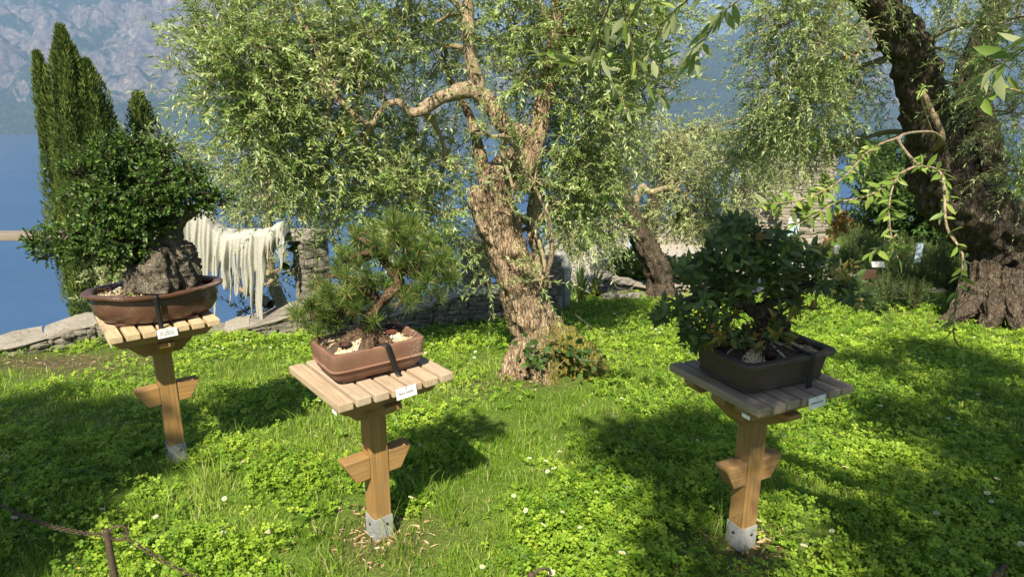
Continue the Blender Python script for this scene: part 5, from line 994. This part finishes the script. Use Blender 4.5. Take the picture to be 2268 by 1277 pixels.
# ------------------------------------------------------------------ lawn: clover, grass, weeds, daisies
pn = FBM(77, .8, 3); pn2 = FBM(78, 3., 2)
def scatter(n, ymin, ymax, pw=1.0):
    y = ymin + (ymax - ymin) * rng.random(n) ** pw; hw = .9 * y + .9; x = rng.uniform(-1, 1, n) * hw
    yb = np.interp(x, WX, WY); ok = (y < yb - .28) | (x > .55); ok &= ~((x > 1.0) & (y > 8.9)); ok &= rng.random(n) > bare(x, y) * 1.05; tr = ((x - .26) / .42) ** 2 + ((y - 4.72) / .3) ** 2; ok &= tr > .8
    x, y = x[ok], y[ok]; return x, y, lawn_z(x, y)
def clover(n, ymin, ymax, size, hgt, thr, pw=1.0, lo=False):
    x, y, z = scatter(n, ymin, ymax, pw); p = pn(np.stack([x, y, 0 * x], -1)) + .28 * np.clip(x, -1.5, 1.5) + .2 * pn2(np.stack([x, y, 0 * x], -1)) - .25 * np.clip(2.2 - y, 0, 1) * (x < 0) - 1.0 * np.exp(-((x - .2) / .8) ** 2 - ((y - 3.75) / .55) ** 2) - .7 * np.exp(-((x + 1.0) / .5) ** 2 - ((y - 2.4) / .5) ** 2); ok = p > thr + rng.normal(0, .25, len(x)); x, y, z = x[ok], y[ok], z[ok]; m = len(x); pp = p[ok]
    hh = hgt * rng.uniform(.15, 1.35, m) * (1 + .35 * pn2(np.stack([x, y, 0 * x + 3], -1))); c = np.stack([x, y, z + np.maximum(hh, .012)], -1); s = size * rng.uniform(.55, 1.25, m); nr = unit(UP + rv(m, .48) + np.array([0, -.12, 0])); a = unit(np.cross(nr, rv(m))); b = np.cross(nr, a); V, vs = [], np.clip(.5 + .16 * pn2(np.stack([x * 1.3, y * 1.3, 0 * x], -1)) + .16 * pn(np.stack([x * 1.7, y * 1.7, 0 * x + 4], -1)) + rng.normal(0, .2, m), 0, 1)
    for k in range(3):
        ph = k * 2.094; d = a * math.cos(ph) + b * math.sin(ph) + nr * rng.normal(.12, .15, (m, 1)); sd = np.cross(nr, d); S = s[:, None]
        V += [c, c + d * S * .55 + sd * S * .42 + nr * S * .1, c + d * S * 1.0 + sd * S * .3 , c + d * S * .93, c + d * S * 1.0 - sd * S * .3, c + d * S * .55 - sd * S * .42 + nr * S * .1]
    if lo:
        V = [V[6 * k + i] for k in range(3) for i in (0, 1, 3, 5)]; V = np.stack(V, 1).reshape(-1, 3); f = np.array([[0, 1, 2, 3]])
        return V, (np.concatenate([f + 4 * k for k in range(3)])[None] + np.arange(m)[:, None, None] * 12).reshape(-1, 4), np.repeat(vs, 12)
    V = np.stack(V, 1).reshape(-1, 3); f = np.array([[0, 1, 2, 3], [0, 3, 4, 5]]); F = (np.concatenate([f + 6 * k for k in range(3)])[None] + np.arange(m)[:, None, None] * 18).reshape(-1, 4)
    return V, F, np.repeat(vs, 18)
cm = MB(); cm.add(*clover(27000, 1.35, 2.5, .016, .055, -.35)); cm.add(*clover(34000, 2.4, 3.3, .0165, .05, -.35, lo=True)); cm.add(*clover(32000, 3.0, 6.0, .022, .05, -.45, lo=True)); cm.add(*clover(20000, 5.5, 9.0, .032, .05, -.7, lo=True)); cm.add(*clover(5000, 1.35, 2.8, .021, .08, .2))
o = obj('clover', cm.me('clover'), M['clover']); tag(o, 'bright green clover leaves covering the lawn', 'clover', None, 'stuff')
def grass(n, ymin, ymax, h, wd, pw=1.0, x=None, y=None, lean=.35, vb=.5):
    if x is None: x, y, z = scatter(n, ymin, ymax, pw)
    else: z = lawn_z(x, y)
    m = len(x); dn = .7 + .5 * pn2(np.stack([x, y, 0 * x + 9], -1)) - .25 * pn(np.stack([x, y, 0 * x], -1)); hh = h * rng.uniform(.45, 1.2, m) * np.clip(dn, .35, 1.5); p = np.stack([x, y, z - .005], -1); l = rv(m, lean); l[:, 2] = 0; s = unit(np.cross(rv(m), UP)) * (wd * rng.uniform(.7, 1.3, m))[:, None]; H1 = p + UP * (hh * .55)[:, None] + l * (hh * .3)[:, None]; T = p + UP * (hh * .92)[:, None] + l * hh[:, None]
    V = np.stack([p - s, p + s, H1 + s * .75, H1 - s * .75, T], 1).reshape(-1, 3); o_ = np.arange(m)[:, None] * 5
    va = np.clip(vb + .25 * pn(np.stack([x, y, 0 * x + 5], -1)) + rng.normal(0, .2, m), 0, .93); va = np.where(rng.random(m) < .07, 1., va)
    return V, [np.array([0, 1, 2, 3]) + o_, np.array([3, 2, 4]) + o_], np.repeat(va, 5)
gm = MB(); gm.add(*grass(95000, 1.35, 3.4, .06, .0019)); gm.add(*grass(62000, 3.2, 6.2, .06, .003)); gm.add(*grass(28000, 6.0, 9.0, .05, .0048))
# tufts of long blades
for tx, ty, n in [(680, 1200, 170), (550, 960, 60), (660, 905, 50), (1010, 1130, 90), (590, 1010, 60), (260, 1060, 60), (930, 1090, 60), (1120, 1190, 60), (180, 1150, 60), (1580, 1190, 50), (760, 1080, 50), (470, 1090, 60), (520, 1000, 60), (640, 1050, 50), (880, 1230, 60), (1350, 1240, 50), (350, 1150, 60)]:
    c = at(tx, ty, 0); x = c[0] + rng.normal(0, .045, n); y = c[1] + rng.normal(0, .045, n); gm.add(*grass(0, 0, 0, .15, .0016, x=x, y=y, lean=.45, vb=.35))
o = obj('grass', gm.me('grass'), M['grass']); tag(o, 'fine green grass blades growing between the clover', 'grass', None, 'stuff')
# broad-leaved rosettes and straw litter
wm = MB(); n = 110; x, y, z = scatter(n, 1.4, 5.0)
for i in range(len(x)):
    k = random.randint(4, 7); a = np.arange(k) * 6.28 / k + random.random() * 6; d = np.stack([np.cos(a), np.sin(a), rng.uniform(.35, 1.1, k)], -1); b_ = np.repeat(np.array([[x[i], y[i], z[i] + .01]]), k, 0)
    V, F, q_ = leafmesh(b_, d, unit(UP + rv(k, .2)), rng.uniform(.035, .085, k), rng.uniform(.009, .016, k), 'lance', .15, .25); wm.add(V, F, np.repeat(np.clip(rng.normal(.3, .2, k), 0, 1), q_))
o = obj('weeds', wm.me('weeds'), M['clover']); tag(o, 'broad leaved weed rosettes scattered through the lawn', 'weeds', None, 'stuff')
M['straw'] = leaf_mat('dry_leaf', [(0, (.22, .13, .06)), (.5, (.42, .29, .15)), (1, (.55, .45, .28))], trans=.15, tcol=(.5, .35, .1), rough=.8)
n = 900; xs_ = np.concatenate([np.full(n // 4, a) + rng.normal(0, .13, n // 4) for a in (posts[1][0], posts[2][0])] + [rng.uniform(-4.6, -3.2, n // 6), rng.uniform(-3, 3, n // 3)]); ys_ = np.concatenate([np.full(n // 4, a) + rng.normal(-.03, .14, n // 4) for a in (posts[1][1], posts[2][1])] + [rng.uniform(4.9, 5.5, n // 6), rng.uniform(1.5, 4.5, n // 3)]); m = len(xs_)
V, F, k = leafmesh(np.stack([xs_, ys_, lawn_z(xs_, ys_) + .006], -1), rv(m) * [1, 1, .2], UP + rv(m, .3), rng.uniform(.012, .05, m), rng.uniform(.002, .007, m), 'lance', .2, .1)
o = obj('leaf_litter', MB().add(V, F, np.repeat(rng.random(m), k)).me('leaf_litter'), M['straw']); tag(o, 'dry straw coloured leaves lying on bare earth', 'leaf litter', None, 'stuff')
# daisies
def daisy_me():
    n = 14; V = [(0, 0, .002)]; F = []
    for i in range(n):
        a = 6.283 * i / n; w_ = .17; V += [(.0035 * math.cos(a), .0035 * math.sin(a), .002), (.010 * math.cos(a - w_), .010 * math.sin(a - w_), .003), (.0125 * math.cos(a), .0125 * math.sin(a), .0045), (.010 * math.cos(a + w_), .010 * math.sin(a + w_), .003)]; b = 1 + 4 * i; F.append([b, b + 1, b + 2, b + 3])
    return mesh('petals', np.array(V), np.array(F), False, rng.random(len(V)))
pet = daisy_me(); pet.materials.append(M['white_petal']); cen_me = MB().add(*ellip((0, 0, .003), (.0042, .0042, .003), 10, 6, .05, 1)).me('flower_centre', True); cen_me.materials.append(M['yellow'])
stem_me = MB().add(*tube([(0, 0, -.08), (.004, 0, -.04), (0, 0, .001)], [.0011, .0011], 5, 5)).me('stem', True); stem_me.materials.append(M['grass'])
dpx = [(497, 1104), (513, 1028), (958, 1053), (1137, 1098), (1213, 1044), (1209, 1021), (1246, 1134), (1068, 1255), (835, 1214), (930, 985), (955, 1035), (1390, 997), (1390, 1080), (1360, 922), (1545, 975), (1843, 1176), (1980, 1212), (2056, 1235), (2108, 1223), (2187, 1092), (2196, 1110), (2100, 926), (2118, 940), (2260, 985), (1735, 965), (2250, 800), (2212, 842), (1917, 892), (545, 1075), (1285, 1168), (667, 1040), (560, 950), (30, 1147), (724, 940), (1175, 845), (1320, 1090), (2262, 1205), (1165, 1130), (1240, 1000), (15, 1010)]
ddx = [(x, y) for x, y in dpx] + [(random.uniform(380, 700), random.uniform(748, 775)) for _ in range(26)] + [(random.uniform(1240, 1520), random.uniform(690, 740)) for _ in range(44)] + [(random.uniform(1500, 2260), random.uniform(695, 900)) for _ in range(40)] + [(random.uniform(700, 1080), random.uniform(725, 800)) for _ in range(16)] + [(random.uniform(20, 2250), random.uniform(850, 1270)) for _ in range(30)]
for i, (x, y) in enumerate(ddx):
    g = gnd(x, y); k = CAM_H - ghz(g[0], g[1]); g = C0 + (g - C0) * ((k - .075) / k); nearby = i < len(dpx); s = random.uniform(.8, 1.15) * (1 if nearby else 1.15)
    r = empty('daisy', (g[0], g[1], g[2]), random.uniform(0, 6), 'white daisy in the near lawn around the stands' if nearby else 'small white daisy flower in the lawn', 'flower', 'daisies in the lawn' if not nearby else 'daisies in the near lawn'); r.rotation_euler = (random.uniform(-.1, .6), random.uniform(-.4, .4), random.uniform(0, 6)); r.scale = (s, s, s)
    obj('petals', pet, None, r); obj('flower_centre', cen_me, None, r)
    obj('stem', stem_me, None, r)

for o in sc.objects:
    if o.name.split('.')[0] == 'branches': o['kind'] = 'stuff'      # fine twigs, too small to pick apart one by one
